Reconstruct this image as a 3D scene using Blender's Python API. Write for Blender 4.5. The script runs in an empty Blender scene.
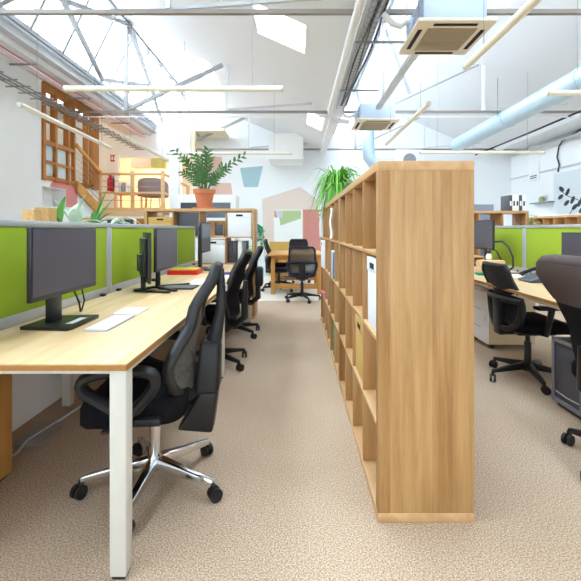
import bpy, bmesh, math, random
from mathutils import Vector, Matrix
random.seed(7)
PI = math.pi
COL = bpy.context.scene.collection
ZC = 1.186                      # eye height
F, VX, VY = 403.0, 296.0, 229.5   # focal length in pixels, principal point of the 581 px frame

# ------------------------------------------------------------------ materials
def lin(h):
    h = h.lstrip('#'); o = []
    for i in (0, 2, 4):
        c = int(h[i:i+2], 16) / 255.0
        o.append(c / 12.92 if c <= 0.04045 else ((c + 0.055) / 1.055) ** 2.4)
    return (o[0], o[1], o[2], 1.0)

def base(name):
    m = bpy.data.materials.new(name); m.use_nodes = True
    nt = m.node_tree
    return m, nt, nt.nodes['Principled BSDF']

def mat(name, c, rough=0.5, metal=0.0, var=0.06, scale=12.0, bump=0.0, spec=0.5, c2=None):
    m, nt, p = base(name)
    tc = nt.nodes.new('ShaderNodeTexCoord')
    nz = nt.nodes.new('ShaderNodeTexNoise'); nz.inputs['Scale'].default_value = scale
    nz.inputs['Detail'].default_value = 4
    nt.links.new(tc.outputs['Object'], nz.inputs['Vector'])
    mx = nt.nodes.new('ShaderNodeMix'); mx.data_type = 'RGBA'
    a = lin(c); b = lin(c2) if c2 else tuple(min(1, x * (1 - var)) for x in a[:3]) + (1,)
    mx.inputs['A'].default_value = a; mx.inputs['B'].default_value = b
    nt.links.new(nz.outputs['Fac'], mx.inputs['Factor'])
    nt.links.new(mx.outputs['Result'], p.inputs['Base Color'])
    p.inputs['Roughness'].default_value = rough; p.inputs['Metallic'].default_value = metal
    p.inputs['Specular IOR Level'].default_value = spec
    if bump:
        bp = nt.nodes.new('ShaderNodeBump'); bp.inputs['Strength'].default_value = bump
        bp.inputs['Distance'].default_value = 0.002
        nt.links.new(nz.outputs['Fac'], bp.inputs['Height']); nt.links.new(bp.outputs['Normal'], p.inputs['Normal'])
    return m

def wood(name, c1, c2, grain='X', plank=None, pw=0.11, rough=0.5, freq=1.0):
    """streaky timber: grain runs along one local axis; optional glued staves across another"""
    m, nt, p = base(name)
    N = nt.nodes.new; L = nt.links.new
    tc = N('ShaderNodeTexCoord'); mp = N('ShaderNodeMapping')
    sc = {'X': (0.9, 16, 16), 'Y': (16, 0.9, 16), 'Z': (16, 16, 0.9)}[grain]
    mp.inputs['Scale'].default_value = [s * freq for s in sc]
    L(tc.outputs['Object'], mp.inputs['Vector'])
    n1 = N('ShaderNodeTexNoise'); n1.inputs['Scale'].default_value = 1.0; n1.inputs['Detail'].default_value = 5
    n1.inputs['Distortion'].default_value = 0.6; L(mp.outputs['Vector'], n1.inputs['Vector'])
    n2 = N('ShaderNodeTexNoise'); n2.inputs['Scale'].default_value = 7.0; n2.inputs['Detail'].default_value = 3
    L(mp.outputs['Vector'], n2.inputs['Vector'])
    add = N('ShaderNodeMath'); add.operation = 'MULTIPLY_ADD'; add.inputs[1].default_value = 0.35
    L(n2.outputs['Fac'], add.inputs[0]); L(n1.outputs['Fac'], add.inputs[2])
    src = add.outputs[0]
    if plank:
        sx = N('ShaderNodeSeparateXYZ'); L(tc.outputs['Object'], sx.inputs[0])
        dv = N('ShaderNodeMath'); dv.operation = 'DIVIDE'; dv.inputs[1].default_value = pw
        L(sx.outputs[plank], dv.inputs[0])
        fl = N('ShaderNodeMath'); fl.operation = 'FLOOR'; L(dv.outputs[0], fl.inputs[0])
        wn = N('ShaderNodeTexWhiteNoise'); wn.noise_dimensions = '1D'; L(fl.outputs[0], wn.inputs['W'])
        ad = N('ShaderNodeMath'); ad.operation = 'MULTIPLY_ADD'; ad.inputs[1].default_value = 0.28
        L(wn.outputs['Value'], ad.inputs[0]); L(src, ad.inputs[2])
        sb = N('ShaderNodeMath'); sb.operation = 'SUBTRACT'; sb.inputs[1].default_value = 0.14
        L(ad.outputs[0], sb.inputs[0]); src = sb.outputs[0]
    cr = N('ShaderNodeValToRGB')
    cr.color_ramp.elements[0].position = 0.42; cr.color_ramp.elements[0].color = lin(c2)
    cr.color_ramp.elements[1].position = 0.92; cr.color_ramp.elements[1].color = lin(c1)
    L(src, cr.inputs['Fac']); L(cr.outputs['Color'], p.inputs['Base Color'])
    p.inputs['Roughness'].default_value = rough
    return m

def sheer(name, c, alpha):
    m, nt, p = base(name)
    p.inputs['Base Color'].default_value = lin(c); p.inputs['Roughness'].default_value = 0.7
    tr = nt.nodes.new('ShaderNodeBsdfTransparent'); mx = nt.nodes.new('ShaderNodeMixShader')
    mx.inputs[0].default_value = alpha
    nt.links.new(tr.outputs[0], mx.inputs[1]); nt.links.new(p.outputs[0], mx.inputs[2])
    nt.links.new(mx.outputs[0], nt.nodes['Material Output'].inputs['Surface'])
    return m

def mesh_cloth(name, c, n=260.0, open_=0.45):
    """woven chair mesh: small round holes"""
    m, nt, p = base(name); N = nt.nodes.new; L = nt.links.new
    p.inputs['Base Color'].default_value = lin(c); p.inputs['Roughness'].default_value = 0.75
    tc = N('ShaderNodeTexCoord'); vo = N('ShaderNodeTexVoronoi'); vo.inputs['Scale'].default_value = n
    L(tc.outputs['Object'], vo.inputs['Vector'])
    lt = N('ShaderNodeMath'); lt.operation = 'GREATER_THAN'; lt.inputs[1].default_value = open_
    L(vo.outputs['Distance'], lt.inputs[0])
    tr = N('ShaderNodeBsdfTransparent'); mx = N('ShaderNodeMixShader')
    L(lt.outputs[0], mx.inputs[0]); L(tr.outputs[0], mx.inputs[1]); L(p.outputs[0], mx.inputs[2])
    L(mx.outputs[0], nt.nodes['Material Output'].inputs['Surface'])
    return m

def glass(name, tint='#f4fbff', gl=0.08):
    m, nt, p = base(name); nt.nodes.remove(p)
    tr = nt.nodes.new('ShaderNodeBsdfTransparent'); tr.inputs['Color'].default_value = lin(tint)
    g = nt.nodes.new('ShaderNodeBsdfGlossy'); g.inputs['Roughness'].default_value = 0.05
    mx = nt.nodes.new('ShaderNodeMixShader'); mx.inputs[0].default_value = gl
    nt.links.new(tr.outputs[0], mx.inputs[1]); nt.links.new(g.outputs[0], mx.inputs[2])
    nt.links.new(mx.outputs[0], nt.nodes['Material Output'].inputs['Surface'])
    return m

def carpet(name, c1, c2, c3):
    m, nt, p = base(name); N = nt.nodes.new; L = nt.links.new
    tc = N('ShaderNodeTexCoord')
    n1 = N('ShaderNodeTexNoise'); n1.inputs['Scale'].default_value = 170; n1.inputs['Detail'].default_value = 2
    n2 = N('ShaderNodeTexNoise'); n2.inputs['Scale'].default_value = 1.1; n2.inputs['Detail'].default_value = 3
    L(tc.outputs['Object'], n1.inputs['Vector']); L(tc.outputs['Object'], n2.inputs['Vector'])
    cr = N('ShaderNodeValToRGB')
    cr.color_ramp.elements[0].position = 0.34; cr.color_ramp.elements[0].color = lin(c2)
    cr.color_ramp.elements[1].position = 0.66; cr.color_ramp.elements[1].color = lin(c1)
    L(n1.outputs['Fac'], cr.inputs['Fac'])
    mx = N('ShaderNodeMix'); mx.data_type = 'RGBA'; mx.blend_type = 'MULTIPLY'
    cr2 = N('ShaderNodeValToRGB'); cr2.color_ramp.elements[0].color = lin(c3); cr2.color_ramp.elements[1].color = (1, 1, 1, 1)
    cr2.color_ramp.elements[0].position = 0.3; cr2.color_ramp.elements[1].position = 0.6
    L(n2.outputs['Fac'], cr2.inputs['Fac'])
    mx.inputs['Factor'].default_value = 0.5
    L(cr.outputs['Color'], mx.inputs['A']); L(cr2.outputs['Color'], mx.inputs['B'])
    L(mx.outputs['Result'], p.inputs['Base Color'])
    bp = N('ShaderNodeBump'); bp.inputs['Strength'].default_value = 0.3; bp.inputs['Distance'].default_value = 0.003
    L(n1.outputs['Fac'], bp.inputs['Height']); L(bp.outputs['Normal'], p.inputs['Normal'])
    p.inputs['Roughness'].default_value = 0.95; p.inputs['Specular IOR Level'].default_value = 0.15
    return m

M = dict(
    white=mat('white_paint', '#f4f5f6', 0.7, var=0.02),
    roof=mat('roof_white', '#e2e2e4', 0.75, var=0.02),
    wallw=mat('wall_white', '#f1f4f7', 0.8, var=0.02, scale=3),
    wallg=mat('wall_offwhite', '#ececea', 0.8, var=0.03, scale=3),
    cream=mat('cream_wall', '#f3e6cd', 0.8, var=0.03),
    blue=mat('mural_blue', '#a6c6d1', 0.8), blush=mat('mural_blush', '#e6c2b3', 0.8),
    sand=mat('mural_sand', '#e6d5cb', 0.8), teal=mat('mural_teal', '#23907f', 0.7),
    pink=mat('mural_pink', '#d08b82', 0.8), pink2=mat('mural_rose', '#d98a86', 0.8),
    board=mat('whiteboard', '#f3f3f2', 0.35), sage=mat('mural_sage', '#b4c792', 0.7), lilac=mat('mural_grey', '#cfd0d8', 0.7),
    carpet=carpet('carpet_beige', '#d8c5b0', '#94785c', '#e2d9cf'),
    pale=mat('pale_floor', '#e6dccf', 0.55, var=0.05, scale=30),
    aqua=mat('aqua_floor', '#b9dcd6', 0.55, var=0.05, scale=30),
    steel=mat('white_steel', '#dfe1e6', 0.45, var=0.04),
    darksteel=mat('tie_steel', '#8f8781', 0.5), bars=mat('glazing_bar', '#a3a5a9', 0.5),
    greysteel=mat('grey_steel', '#c6c9ce', 0.45, var=0.05),
    tube=mat('cream_tube', '#e8e2d0', 0.4, var=0.03), cap=mat('tube_cap', '#c9c6bd', 0.5),
    alu=mat('aluminium', '#c4c7cb', 0.38, 0.55, var=0.05),
    rail=mat('white_rail', '#d3d0c6', 0.4, var=0.02),
    green=mat('lime_fabric', '#95ad1e', 0.9, var=0.10, scale=220, bump=0.3),
    desk=wood('light_oak_desk', '#dfc59d', '#c7a26e', 'Y', 'X', 0.17, 0.42, 0.9),
    edge=wood('oak_edge', '#b5813f', '#9a6a30', 'Y', None, 0.1, 0.5),
    oakv=wood('oak_upright', '#bf9764', '#9a6e3d', 'Z', 'Y', 0.085, 0.5, 1.8),
    oakh=wood('oak_shelf', '#d2ab7c', '#b98d5b', 'X', None, 0.1, 0.5),
    oakd=wood('oak_divider', '#c39762', '#a57844', 'Z', None, 0.1, 0.5),
    pine=wood('golden_pine', '#d9a55c', '#bf8841', 'X', 'Y', 0.14, 0.5),
    pinez=wood('golden_pine_post', '#d39c50', '#b67b34', 'Z', None, 0.1, 0.5),
    timber=wood('window_timber', '#b9772f', '#955a20', 'Z', None, 0.1, 0.5),
    beech=wood('pale_beech', '#e6c193', '#d0a46f', 'X', None, 0.1, 0.5),
    osb=mat('strand_board', '#d6b47e', 0.8, c2='#a67c40', scale=70),
    osb2=mat('orange_strand_board', '#c98434', 0.8, c2='#8f5617', scale=38),
    black=mat('black_plastic', '#121215', 0.42, var=0.1),
    fabric=mat('black_fabric', '#131116', 0.95, var=0.15, scale=160, bump=0.2, spec=0.2),
    taupe=mat('charcoal_fabric', '#5c5250', 0.95, var=0.12, scale=160, bump=0.2, spec=0.2),
    navy=mat('navy_fabric', '#26263a', 0.9, var=0.12, scale=100),
    frame=mat('chair_frame', '#17171b', 0.5, var=0.08),
    mesh=mesh_cloth('chair_mesh', '#6a6761', 300, 0.47),
    mesh2=mesh_cloth('dense_chair_mesh', '#17161d', 300, 0.26),
    chrome=mat('chrome', '#dcdde0', 0.14, 1.0, var=0.02),
    screen=mat('screen', '#4a4752', 0.36, var=0.04, scale=2),
    bezel=mat('bezel', '#17171b', 0.4, var=0.05),
    sticker=mat('silver_label', '#c9ccd2', 0.4),
    offwhite=mat('keyboard_white', '#f2f2f2', 0.4, var=0.02),
    paper=mat('paper', '#f3f2ee', 0.8, var=0.02),
    red=mat('red_plastic', '#d3201c', 0.4), yellow=mat('yellow_paper', '#d8c23a', 0.6),
    purple=mat('purple_plastic', '#5d3f7d', 0.5),
    kraft=mat('kraft_card', '#cda75e', 0.8, var=0.08), boxwhite=mat('white_card', '#eef1f6', 0.6, var=0.02),
    hole=mat('dark_slot', '#1b1a1c', 0.8),
    grn2=mat('green_binder', '#178a63', 0.5), bluebk=mat('blue_book', '#4c86b5', 0.5), mag=mat('pink_paper', '#e26aa5', 0.6),
    terra=mat('terracotta', '#cf7d57', 0.75, var=0.12, scale=9), soil=mat('soil', '#2c211a', 0.95),
    leafd=mat('dark_leaf', '#2c5226', 0.45, c2='#477a35', scale=14), leafm=mat('fresh_leaf', '#4f9a2e', 0.5, c2='#7fbf45', scale=14),
    leafg=mat('broad_leaf', '#3f8a36', 0.4, c2='#79b565', scale=10), leafp=mat('variegated_leaf', '#8fb79b', 0.4, c2='#dfe9df', scale=12),
    stem=mat('stem', '#4d6b33', 0.6),
    duct=mat('duct_metal', '#b4c8d4', 0.38, 0.25, var=0.05, scale=5), galv=mat('galvanised', '#bccbe0', 0.45, 0.2, var=0.06),
    acw=mat('ac_panel', '#e6dac6', 0.5, var=0.03), acg=mat('ac_grille', '#a99a7e', 0.6, var=0.05),
    pipew=mat('white_lagging', '#e8e8ea', 0.6), wire=mat('wire_grey', '#8f9298', 0.5, 0.3), cable=mat('black_cable', '#161616', 0.5),
    redc=mat('red_cable', '#c0586a', 0.6), pinkc=mat('pale_pink_cable', '#e3c3c6', 0.6), brownc=mat('tray_grey', '#9b9692', 0.6),
    ped=mat('white_drawer', '#eef0f4', 0.45, var=0.02), beige=mat('beige_panel', '#cdb893', 0.6, var=0.04),
    tower=mat('grey_plastic', '#4b4c55', 0.5, var=0.05), tower2=mat('pale_grey_plastic', '#777883', 0.45, var=0.05),
    ext=mat('extinguisher_red', '#b81d36', 0.35), sign=mat('sign_red', '#b8232b', 0.5),
    glass=glass('clear_glass'), glassd=mat('dark_glass', '#4d5660', 0.15, var=0.2, scale=3),
    frost=mat('frosted_film', '#d8e2e4', 0.4, var=0.12, scale=4, c2='#b9c8c8'),
    greyb=mat('grey_blue_panel', '#8791a0', 0.6), stone=mat('grey_upholstery', '#8d7f80', 0.9),
    poster=mat('pale_poster', '#dfeaf0', 0.6, var=0.02), ink=mat('poster_ink', '#37424c', 0.7),
    cat1=mat('figurine_white', '#eeeae4', 0.5), cat2=mat('figurine_brown', '#4a2b20', 0.5),
    rattan=mat('rattan', '#e0bf6c', 0.7, c2='#b98f3e', scale=50), rubber=mat('caster_black', '#141416', 0.5),
)

# ------------------------------------------------------------------ mesh builder
class MB:
    def __init__(s): s.bm = bmesh.new(); s.mi = 0
    def _new(s, verts, faces):
        vs = [s.bm.verts.new(v) for v in verts]
        fs = []
        for f in faces:
            try:
                q = s.bm.faces.new([vs[i] for i in f]); q.material_index = s.mi; fs.append(q)
            except ValueError: pass
        return vs, fs
    def hull8(s, p, bev=0, seg=2):
        vs, fs = s._new(p, [(0,3,2,1),(4,5,6,7),(0,1,5,4),(1,2,6,5),(2,3,7,6),(3,0,4,7)])
        if bev:
            es = list({e for f in fs for e in f.edges})
            r = bmesh.ops.bevel(s.bm, geom=es + vs, offset=bev, segments=seg, affect='EDGES', profile=0.5)
            for f in r['faces']: f.material_index = s.mi
        return s
    def box(s, x0, x1, y0, y1, z0, z1, bev=0, seg=2, mtx=None):
        p = [Vector(v) for v in ((x0,y0,z0),(x1,y0,z0),(x1,y1,z0),(x0,y1,z0),(x0,y0,z1),(x1,y0,z1),(x1,y1,z1),(x0,y1,z1))]
        if mtx: p = [mtx @ v for v in p]
        return s.hull8(p, bev, seg)
    def bar(s, a, b, w, h, up=(0,0,1), bev=0):
        a, b = Vector(a), Vector(b); d = (b - a).normalized(); u = Vector(up)
        if abs(d.dot(u)) > 0.98: u = Vector((0,1,0))
        sx = d.cross(u).normalized(); u = sx.cross(d).normalized()
        q = []
        for c in (a, b):
            q += [c - sx*w/2 - u*h/2, c + sx*w/2 - u*h/2, c + sx*w/2 + u*h/2, c - sx*w/2 + u*h/2]
        return s.hull8(q, bev)
    def tube(s, pts, r, seg=8, closed=False, flat=1.0, cap=True):
        pts = [Vector(p) for p in pts]; n = len(pts)
        rs = r if isinstance(r, (list, tuple)) else [r] * n
        rings = []; prev = None
        for i in range(n):
            if closed: t = pts[(i+1) % n] - pts[i-1]
            else: t = pts[min(i+1, n-1)] - pts[max(i-1, 0)]
            t.normalize()
            if prev is None:
                a = Vector((0,0,1)) if abs(t.z) < 0.9 else Vector((0,1,0))
                nrm = (a - t * a.dot(t)).normalized()
            else:
                nrm = prev - t * prev.dot(t)
                nrm = nrm.normalized() if nrm.length > 1e-6 else t.orthogonal().normalized()
            prev = nrm; bi = t.cross(nrm)
            rings.append([s.bm.verts.new(pts[i] + nrm*math.cos(2*PI*k/seg)*rs[i] + bi*math.sin(2*PI*k/seg)*rs[i]*flat) for k in range(seg)])
        m = n if closed else n - 1
        for i in range(m):
            A, B = rings[i], rings[(i+1) % n]
            for k in range(seg):
                try: s.bm.faces.new((A[k], A[(k+1)%seg], B[(k+1)%seg], B[k])).material_index = s.mi
                except ValueError: pass
        if cap and not closed:
            s.bm.faces.new(list(reversed(rings[0]))).material_index = s.mi
            s.bm.faces.new(rings[-1]).material_index = s.mi
        return s
    def cyl(s, a, b, r, r2=None, seg=14):
        return s.tube([a, b], [r, r if r2 is None else r2], seg)
    def lathe(s, prof, seg=24, c=(0,0,0)):
        rings = []
        for r, z in prof:
            rings.append([s.bm.verts.new((c[0]+r*math.cos(2*PI*k/seg), c[1]+r*math.sin(2*PI*k/seg), c[2]+z)) for k in range(seg)])
        for A, B in zip(rings, rings[1:]):
            for k in range(seg):
                s.bm.faces.new((A[k], A[(k+1)%seg], B[(k+1)%seg], B[k])).material_index = s.mi
        if prof[0][0] > 1e-4: s.bm.faces.new(list(reversed(rings[0]))).material_index = s.mi
        if prof[-1][0] > 1e-4: s.bm.faces.new(rings[-1]).material_index = s.mi
        return s
    def prism(s, poly, fn, t0, t1):
        """poly: 2-D outline; fn(a,b,t) -> point"""
        n = len(poly)
        v = [fn(a, b, t0) for a, b in poly] + [fn(a, b, t1) for a, b in poly]
        s._new(v, [tuple(range(n-1, -1, -1)), tuple(range(n, 2*n))] + [(i, (i+1)%n, n+(i+1)%n, n+i) for i in range(n)])
        return s
    def sheet(s, fn, nu, nv, thick=0.0):
        """fn(u,v) with u in -1..1, v in 0..1; optional thickness along the normal"""
        P = [[Vector(fn(-1 + 2*i/nu, j/nv)) for i in range(nu+1)] for j in range(nv+1)]
        def nrm(i, j):
            a = P[j][min(i+1,nu)] - P[j][max(i-1,0)]; b = P[min(j+1,nv)][i] - P[max(j-1,0)][i]
            c = a.cross(b); return c.normalized() if c.length > 1e-9 else Vector((1,0,0))
        def add(off):
            return [[s.bm.verts.new(P[j][i] + nrm(i,j)*off) for i in range(nu+1)] for j in range(nv+1)]
        A = add(thick/2)
        for j in range(nv):
            for i in range(nu):
                s.bm.faces.new((A[j][i],A[j][i+1],A[j+1][i+1],A[j+1][i])).material_index = s.mi
        if thick:
            B = add(-thick/2)
            for j in range(nv):
                for i in range(nu):
                    s.bm.faces.new((B[j][i],B[j+1][i],B[j+1][i+1],B[j][i+1])).material_index = s.mi
            def wall(L1, L2):
                for k in range(len(L1)-1):
                    s.bm.faces.new((L1[k],L2[k],L2[k+1],L1[k+1])).material_index = s.mi
            wall(A[0], B[0]); wall(B[nv], A[nv])
            wall([r[0] for r in B], [r[0] for r in A]); wall([r[nu] for r in A], [r[nu] for r in B])
        return s
    def leaf(s, o, d, up, ln, w, bend=0.3, n=4, tip=0.15):
        o, d, up = Vector(o), Vector(d).normalized(), Vector(up)
        sd = d.cross(up)
        if sd.length < 1e-4: sd = d.orthogonal()
        sd.normalize(); nr = sd.cross(d).normalized()
        rows = []
        for i in range(n+1):
            t = i / n
            c = o + d*ln*t - Vector((0,0,1))*bend*ln*t*t
            ww = w * (math.sin(PI*min(1, t*0.92+0.08))**0.8 * (1-t*tip) if t < 1 else 0.06)
            rows.append((s.bm.verts.new(c - sd*ww/2 + nr*ww*0.18), s.bm.verts.new(c), s.bm.verts.new(c + sd*ww/2 + nr*ww*0.18)))
        for A, B in zip(rows, rows[1:]):
            for k in (0, 1):
                s.bm.faces.new((A[k],A[k+1],B[k+1],B[k])).material_index = s.mi
        return s
    def build(s, name, mats, parent=None, smooth=True, loc=None, label=None):
        me = bpy.data.meshes.new(name)
        bmesh.ops.recalc_face_normals(s.bm, faces=s.bm.faces[:])
        s.bm.to_mesh(me); s.bm.free()
        for m in (mats if isinstance(mats, (list, tuple)) else [mats]): me.materials.append(m)
        if smooth:
            me.polygons.foreach_set('use_smooth', [True]*len(me.polygons))
            me.set_sharp_from_angle(angle=math.radians(38))
        o = bpy.data.objects.new(name, me); COL.objects.link(o)
        if parent: o.parent = parent
        if loc: o.location = loc
        if label: o['label'] = label
        return o

def tag(o, label, cat, group=None, kind=None):
    o['label'] = label; o['category'] = cat
    if group: o['group'] = group
    if kind: o['kind'] = kind
    return o
def thing(name, label, cat, loc=(0,0,0), rz=0.0, group=None):
    o = bpy.data.objects.new(name, None); COL.objects.link(o); o.empty_display_size = 0.1
    o.location = loc; o.rotation_euler = (0, 0, rz)
    return tag(o, label, cat, group)
def struct(o, label, cat):
    o['kind'] = 'structure'; o['label'] = label; o['category'] = cat; return o
def copy_tree(o, parent=None):
    c = o.copy(); COL.objects.link(c)
    if parent: c.parent = parent
    for ch in list(o.children): copy_tree(ch, c)
    return c
def box(*a, **k): return MB().box(*a, **k)

# ------------------------------------------------------------------ setting: shell
YB, YF = 12.0, -4.0            # far wall, open end behind the camera
TIE = ZC + 2.265               # valley / tie level
SILL, RIDGE = ZC + 2.87, ZC + 4.04
XL, XR = -4.4, 6.4
PER = 4.95                     # bay width of the saw-tooth roof

f = MB()
f.box(-8.5, 8, YF, 6.7, -0.1, 0); f.mi = 1; f.box(-8.5, 8, 6.7, 15, -0.1, 0)
f.mi = 2; f.prism([(-2.2,10.2),(0.9,10.2),(1.4,11.99),(-2.6,11.99)], lambda a,b,t: (a,b,t), 0.0005, 0.003)
struct(f.build('floor', [M['carpet'], M['pale'], M['aqua']], smooth=False), 'beige speckled carpet, paler floor beyond the far desks', 'floor')

def slope_z(x, k): return ZC + 2.59 - 0.44 * (x - k*PER)
def sky_slope(mb, k, xa, xb, ya, yb, holes, dz=0.0):
    xs = sorted({xa, xb} | {h[i] for h in holes for i in (0,1)}); ys = sorted({ya, yb} | {h[i] for h in holes for i in (2,3)})
    for x0, x1 in zip(xs, xs[1:]):
        for y0, y1 in zip(ys, ys[1:]):
            cx, cy = (x0+x1)/2, (y0+y1)/2
            if any(h[0] < cx < h[1] and h[2] < cy < h[3] for h in holes): continue
            z0, z1 = slope_z(x0,k)+dz, slope_z(x1,k)+dz; t = 0.10
            mb.hull8([Vector(v) for v in ((x0,y0,z0),(x1,y0,z1),(x1,y1,z1),(x0,y1,z0),(x0,y0,z0+t),(x1,y0,z1+t),(x1,y1,z1+t),(x0,y1,z0+t))])
holes1 = [(-0.6,0.5,1.6,3.2), (-0.547,0.125,5.01,5.81), (-2.36,-1.75,8.13,9.36), (0.25,0.6,8.45,9.5)]  # first opening is added out of view to brighten the aisle floor
holes2 = [(2.55,2.92,8.7,9.54), (2.5,3.2,5.2,6.1)]
c = MB()
sky_slope(c, 0, -3.3, 0.75, YF, YB+0.1, holes1)
sky_slope(c, 1, 1.65, 5.7, YF, YB+0.1, holes2)
sky_slope(c, -1, -8.25, -4.4, 6.98, 15, [], .30)
for k in (0, 1, 2):            # valley upstands below each glazed face
    xv, xs = -4.2 + k*PER, -3.87 + k*PER
    zv = ZC+2.56 if k == 0 else TIE; xv = -4.02 if k == 0 else xv
    if k < 2: c.hull8([Vector(v) for v in ((xv,YF,zv),(xv+.05,YF,zv),(xv+.05,YB,zv),(xv,YB,zv),(xs-.03,YF,SILL),(xs+.02,YF,SILL),(xs+.02,YB,SILL),(xs-.03,YB,SILL))])
    if k: c.box(xv-.06, xv+.12, YF, YB, TIE-.03, TIE+.03)
c.box(-4.65, -3.98, YF, YB, ZC+2.58, ZC+2.64)
c.box(5.6, XR+.1, YF, YB, TIE, TIE+.08)
struct(c.build('ceiling', M['roof'], smooth=False), 'white saw-tooth roof slopes with skylight openings', 'ceiling')

def saw_glass(n, k):
    xs, xr = -3.87 + k*PER, -3.3 + k*PER
    root = bpy.data.objects.new('window_%d' % n, None); COL.objects.link(root)
    struct(root, ('steep glazed face of the roof above the left desks' if k == 0 else 'steep glazed roof face above the aisle bookcase'), 'window')
    MB().hull8([Vector(v) for v in ((xs,YF,SILL),(xs+.01,YF,SILL),(xs+.01,YB,SILL),(xs,YB,SILL),(xr,YF,RIDGE),(xr+.01,YF,RIDGE),(xr+.01,YB,RIDGE),(xr,YB,RIDGE))]).build('pane', M['glass'], root, smooth=False)
    b = MB(); y = YF + 0.2 - 0.01
    while y < YB:
        b.bar((xs+.02,y,SILL), (xr+.02,y,RIDGE), 0.052, 0.07); y += 0.8
    b.bar((xs+.02,YF,SILL), (xs+.02,YB,SILL), 0.07, 0.07); b.bar((xr,YF,RIDGE-.02), (xr,YB,RIDGE-.02), 0.10, 0.08)
    b.build('glazing_bars', M['bars'], root, smooth=False)
saw_glass(1, 0); saw_glass(2, 1)
for i, (h, k, lab) in enumerate([(holes1[1],0,'nearest skylight, right of the ridge above the aisle'), (holes1[2],0,'skylight further back above the potted plant'),
        (holes1[3],0,'small skylight beside the roof valley'), (holes2[0],1,'skylight between the two ceiling cassettes'), (holes2[1],1,'skylight above the nearer cassette'), (holes1[0],0,'large unseen skylight added to light the near end of the aisle')]):
    x0,x1,y0,y1 = h; z0, z1 = slope_z(x0,k)+.05, slope_z(x1,k)+.05
    w = MB().hull8([Vector(v) for v in ((x0,y0,z0),(x1,y0,z1),(x1,y1,z1),(x0,y1,z0),(x0,y0,z0+.012),(x1,y0,z1+.012),(x1,y1,z1+.012),(x0,y1,z0+.012))]).build('window_%d' % (i+(3 if i < 5 else 5)), M['glass'], smooth=False)
    struct(w, lab, 'window')

# far wall with its painted patches, one mesh
w = MB(); mats = [M['wallw'], M['blue'], M['blush'], M['sand'], M['teal'], M['pink'], M['lilac']]
prof = [(-2.9,0),(XR+.1,0),(XR+.1,TIE),(5.7,TIE),(1.65,RIDGE),(1.08,SILL),(0.75,TIE),(-3.3,RIDGE),(-3.87,SILL),(-3.9,3.2),(-3.4,3.2),(-3.4,1.62),(-2.9,1.62)]
w.prism(prof, lambda a,b,t: (a,t,b), YB, YB+0.12)
def onwall(pts, Y): return [((px-VX)/F*Y, ZC - (py-VY)/F*Y) for px, py in pts]
for mi, pts in [(1,[(240,168),(263,166),(258,187),(244,187)]), (2,[(212,183),(231,183),(233,200),(213,200)]),
                (3,[(262,199),(300,187),(318,200),(316,262),(264,262)]), (4,[(255,222),(263,227),(264,238),(256,243),(250,238),(250,226)]),
                (5,[(303,209.5),(332,209.5),(332,263),(303,263)]), (2,[(205,156),(222,157),(222,175),(204,172)])]:
    w.mi = mi; Y = YB - 0.002
    w.prism(onwall(pts, Y), lambda a,b,t: (a,t,b), Y-.002*mi, Y+0.003)
struct(w.build('wall_back', mats, smooth=False), 'far white wall painted with pastel polygons', 'wall')
struct(box(-0.74, 0.2, 10.9, YB, ZC+1.9, ZC+2.6).build('trim_1', M['wallg'], smooth=False), 'boxed-in bulkhead on the far wall', 'trim')

w = MB()                                               # left side: block wall near, then pink-painted wall under the timber window
w.box(XL-.25, XL, YF, 6.98, 0, ZC+2.6)
w.mi = 0; w.box(XL-.35, XL-.25, 6.98, 9.0, 0, 2.1); w.box(XL-.25, XL, 6.98, 9.0, 0, 1.60); w.box(XL-.25, XL, 6.98, 9.0, 1.94, 2.1); w.box(XL-.25, XL, 7.70, 9.0, 1.60, 1.94)
w.mi = 1; w.prism([(7.28,2.08),(8.1,2.1),(8.1,1.62),(7.71,1.62),(7.71,1.95),(7.2,1.95)], lambda a,b,t: (t,a,b), XL-.001, XL+.003)
struct(w.build('wall_left', [M['wallg'], M['pink2']], smooth=False), 'white wall on the left with a pink painted patch and niche', 'wall')

w = MB(); w.box(XR, XR+.12, YF, YB, 0, TIE)
struct(w.build('wall_right', M['wallw'], smooth=False), 'white wall on the right', 'wall')
w = MB(); zb_, zt_ = 1.75, 2.5  # window band in this unseen wall is added to let in fill light
w.prism([(XL-.25,zt_),(XR+.1,zt_),(XR+.1,TIE),(5.7,TIE),(1.65,RIDGE),(1.08,SILL),(0.75,TIE),(-3.3,RIDGE),(-3.87,SILL),(-4.2,TIE),(XL-.25,TIE)], lambda a,b,t: (a,t,b), YF-.12, YF)
w.box(XL-.25,XR+.1,YF-.12,YF,0,zb_)
for x in (XL-.25,-1.8,.9,3.6,XR-.1): w.box(x,x+.2,YF-.12,YF,zb_,zt_)
struct(w.build('wall_front', M['wallw'], smooth=False), 'unseen white wall behind the camera, with a window band added for fill light', 'wall')
struct(box(XL-.2,XR+.05,YF-.07,YF-.06,zb_,zt_).build('window_9', M['glass'], smooth=False), 'unseen window band added behind the camera for fill light', 'window')
struct(box(XR-.03, XR, YF, YB, ZC+1.47, ZC+1.51).build('trim_2', M['greysteel'], smooth=False), 'thin grey rail along the right wall', 'trim')
struct(box(XR-.04, XR, YF, YB, TIE-.10, TIE-.05).build('trim_3', M['greysteel'], smooth=False), 'grey rail at the head of the right wall', 'trim')

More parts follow.
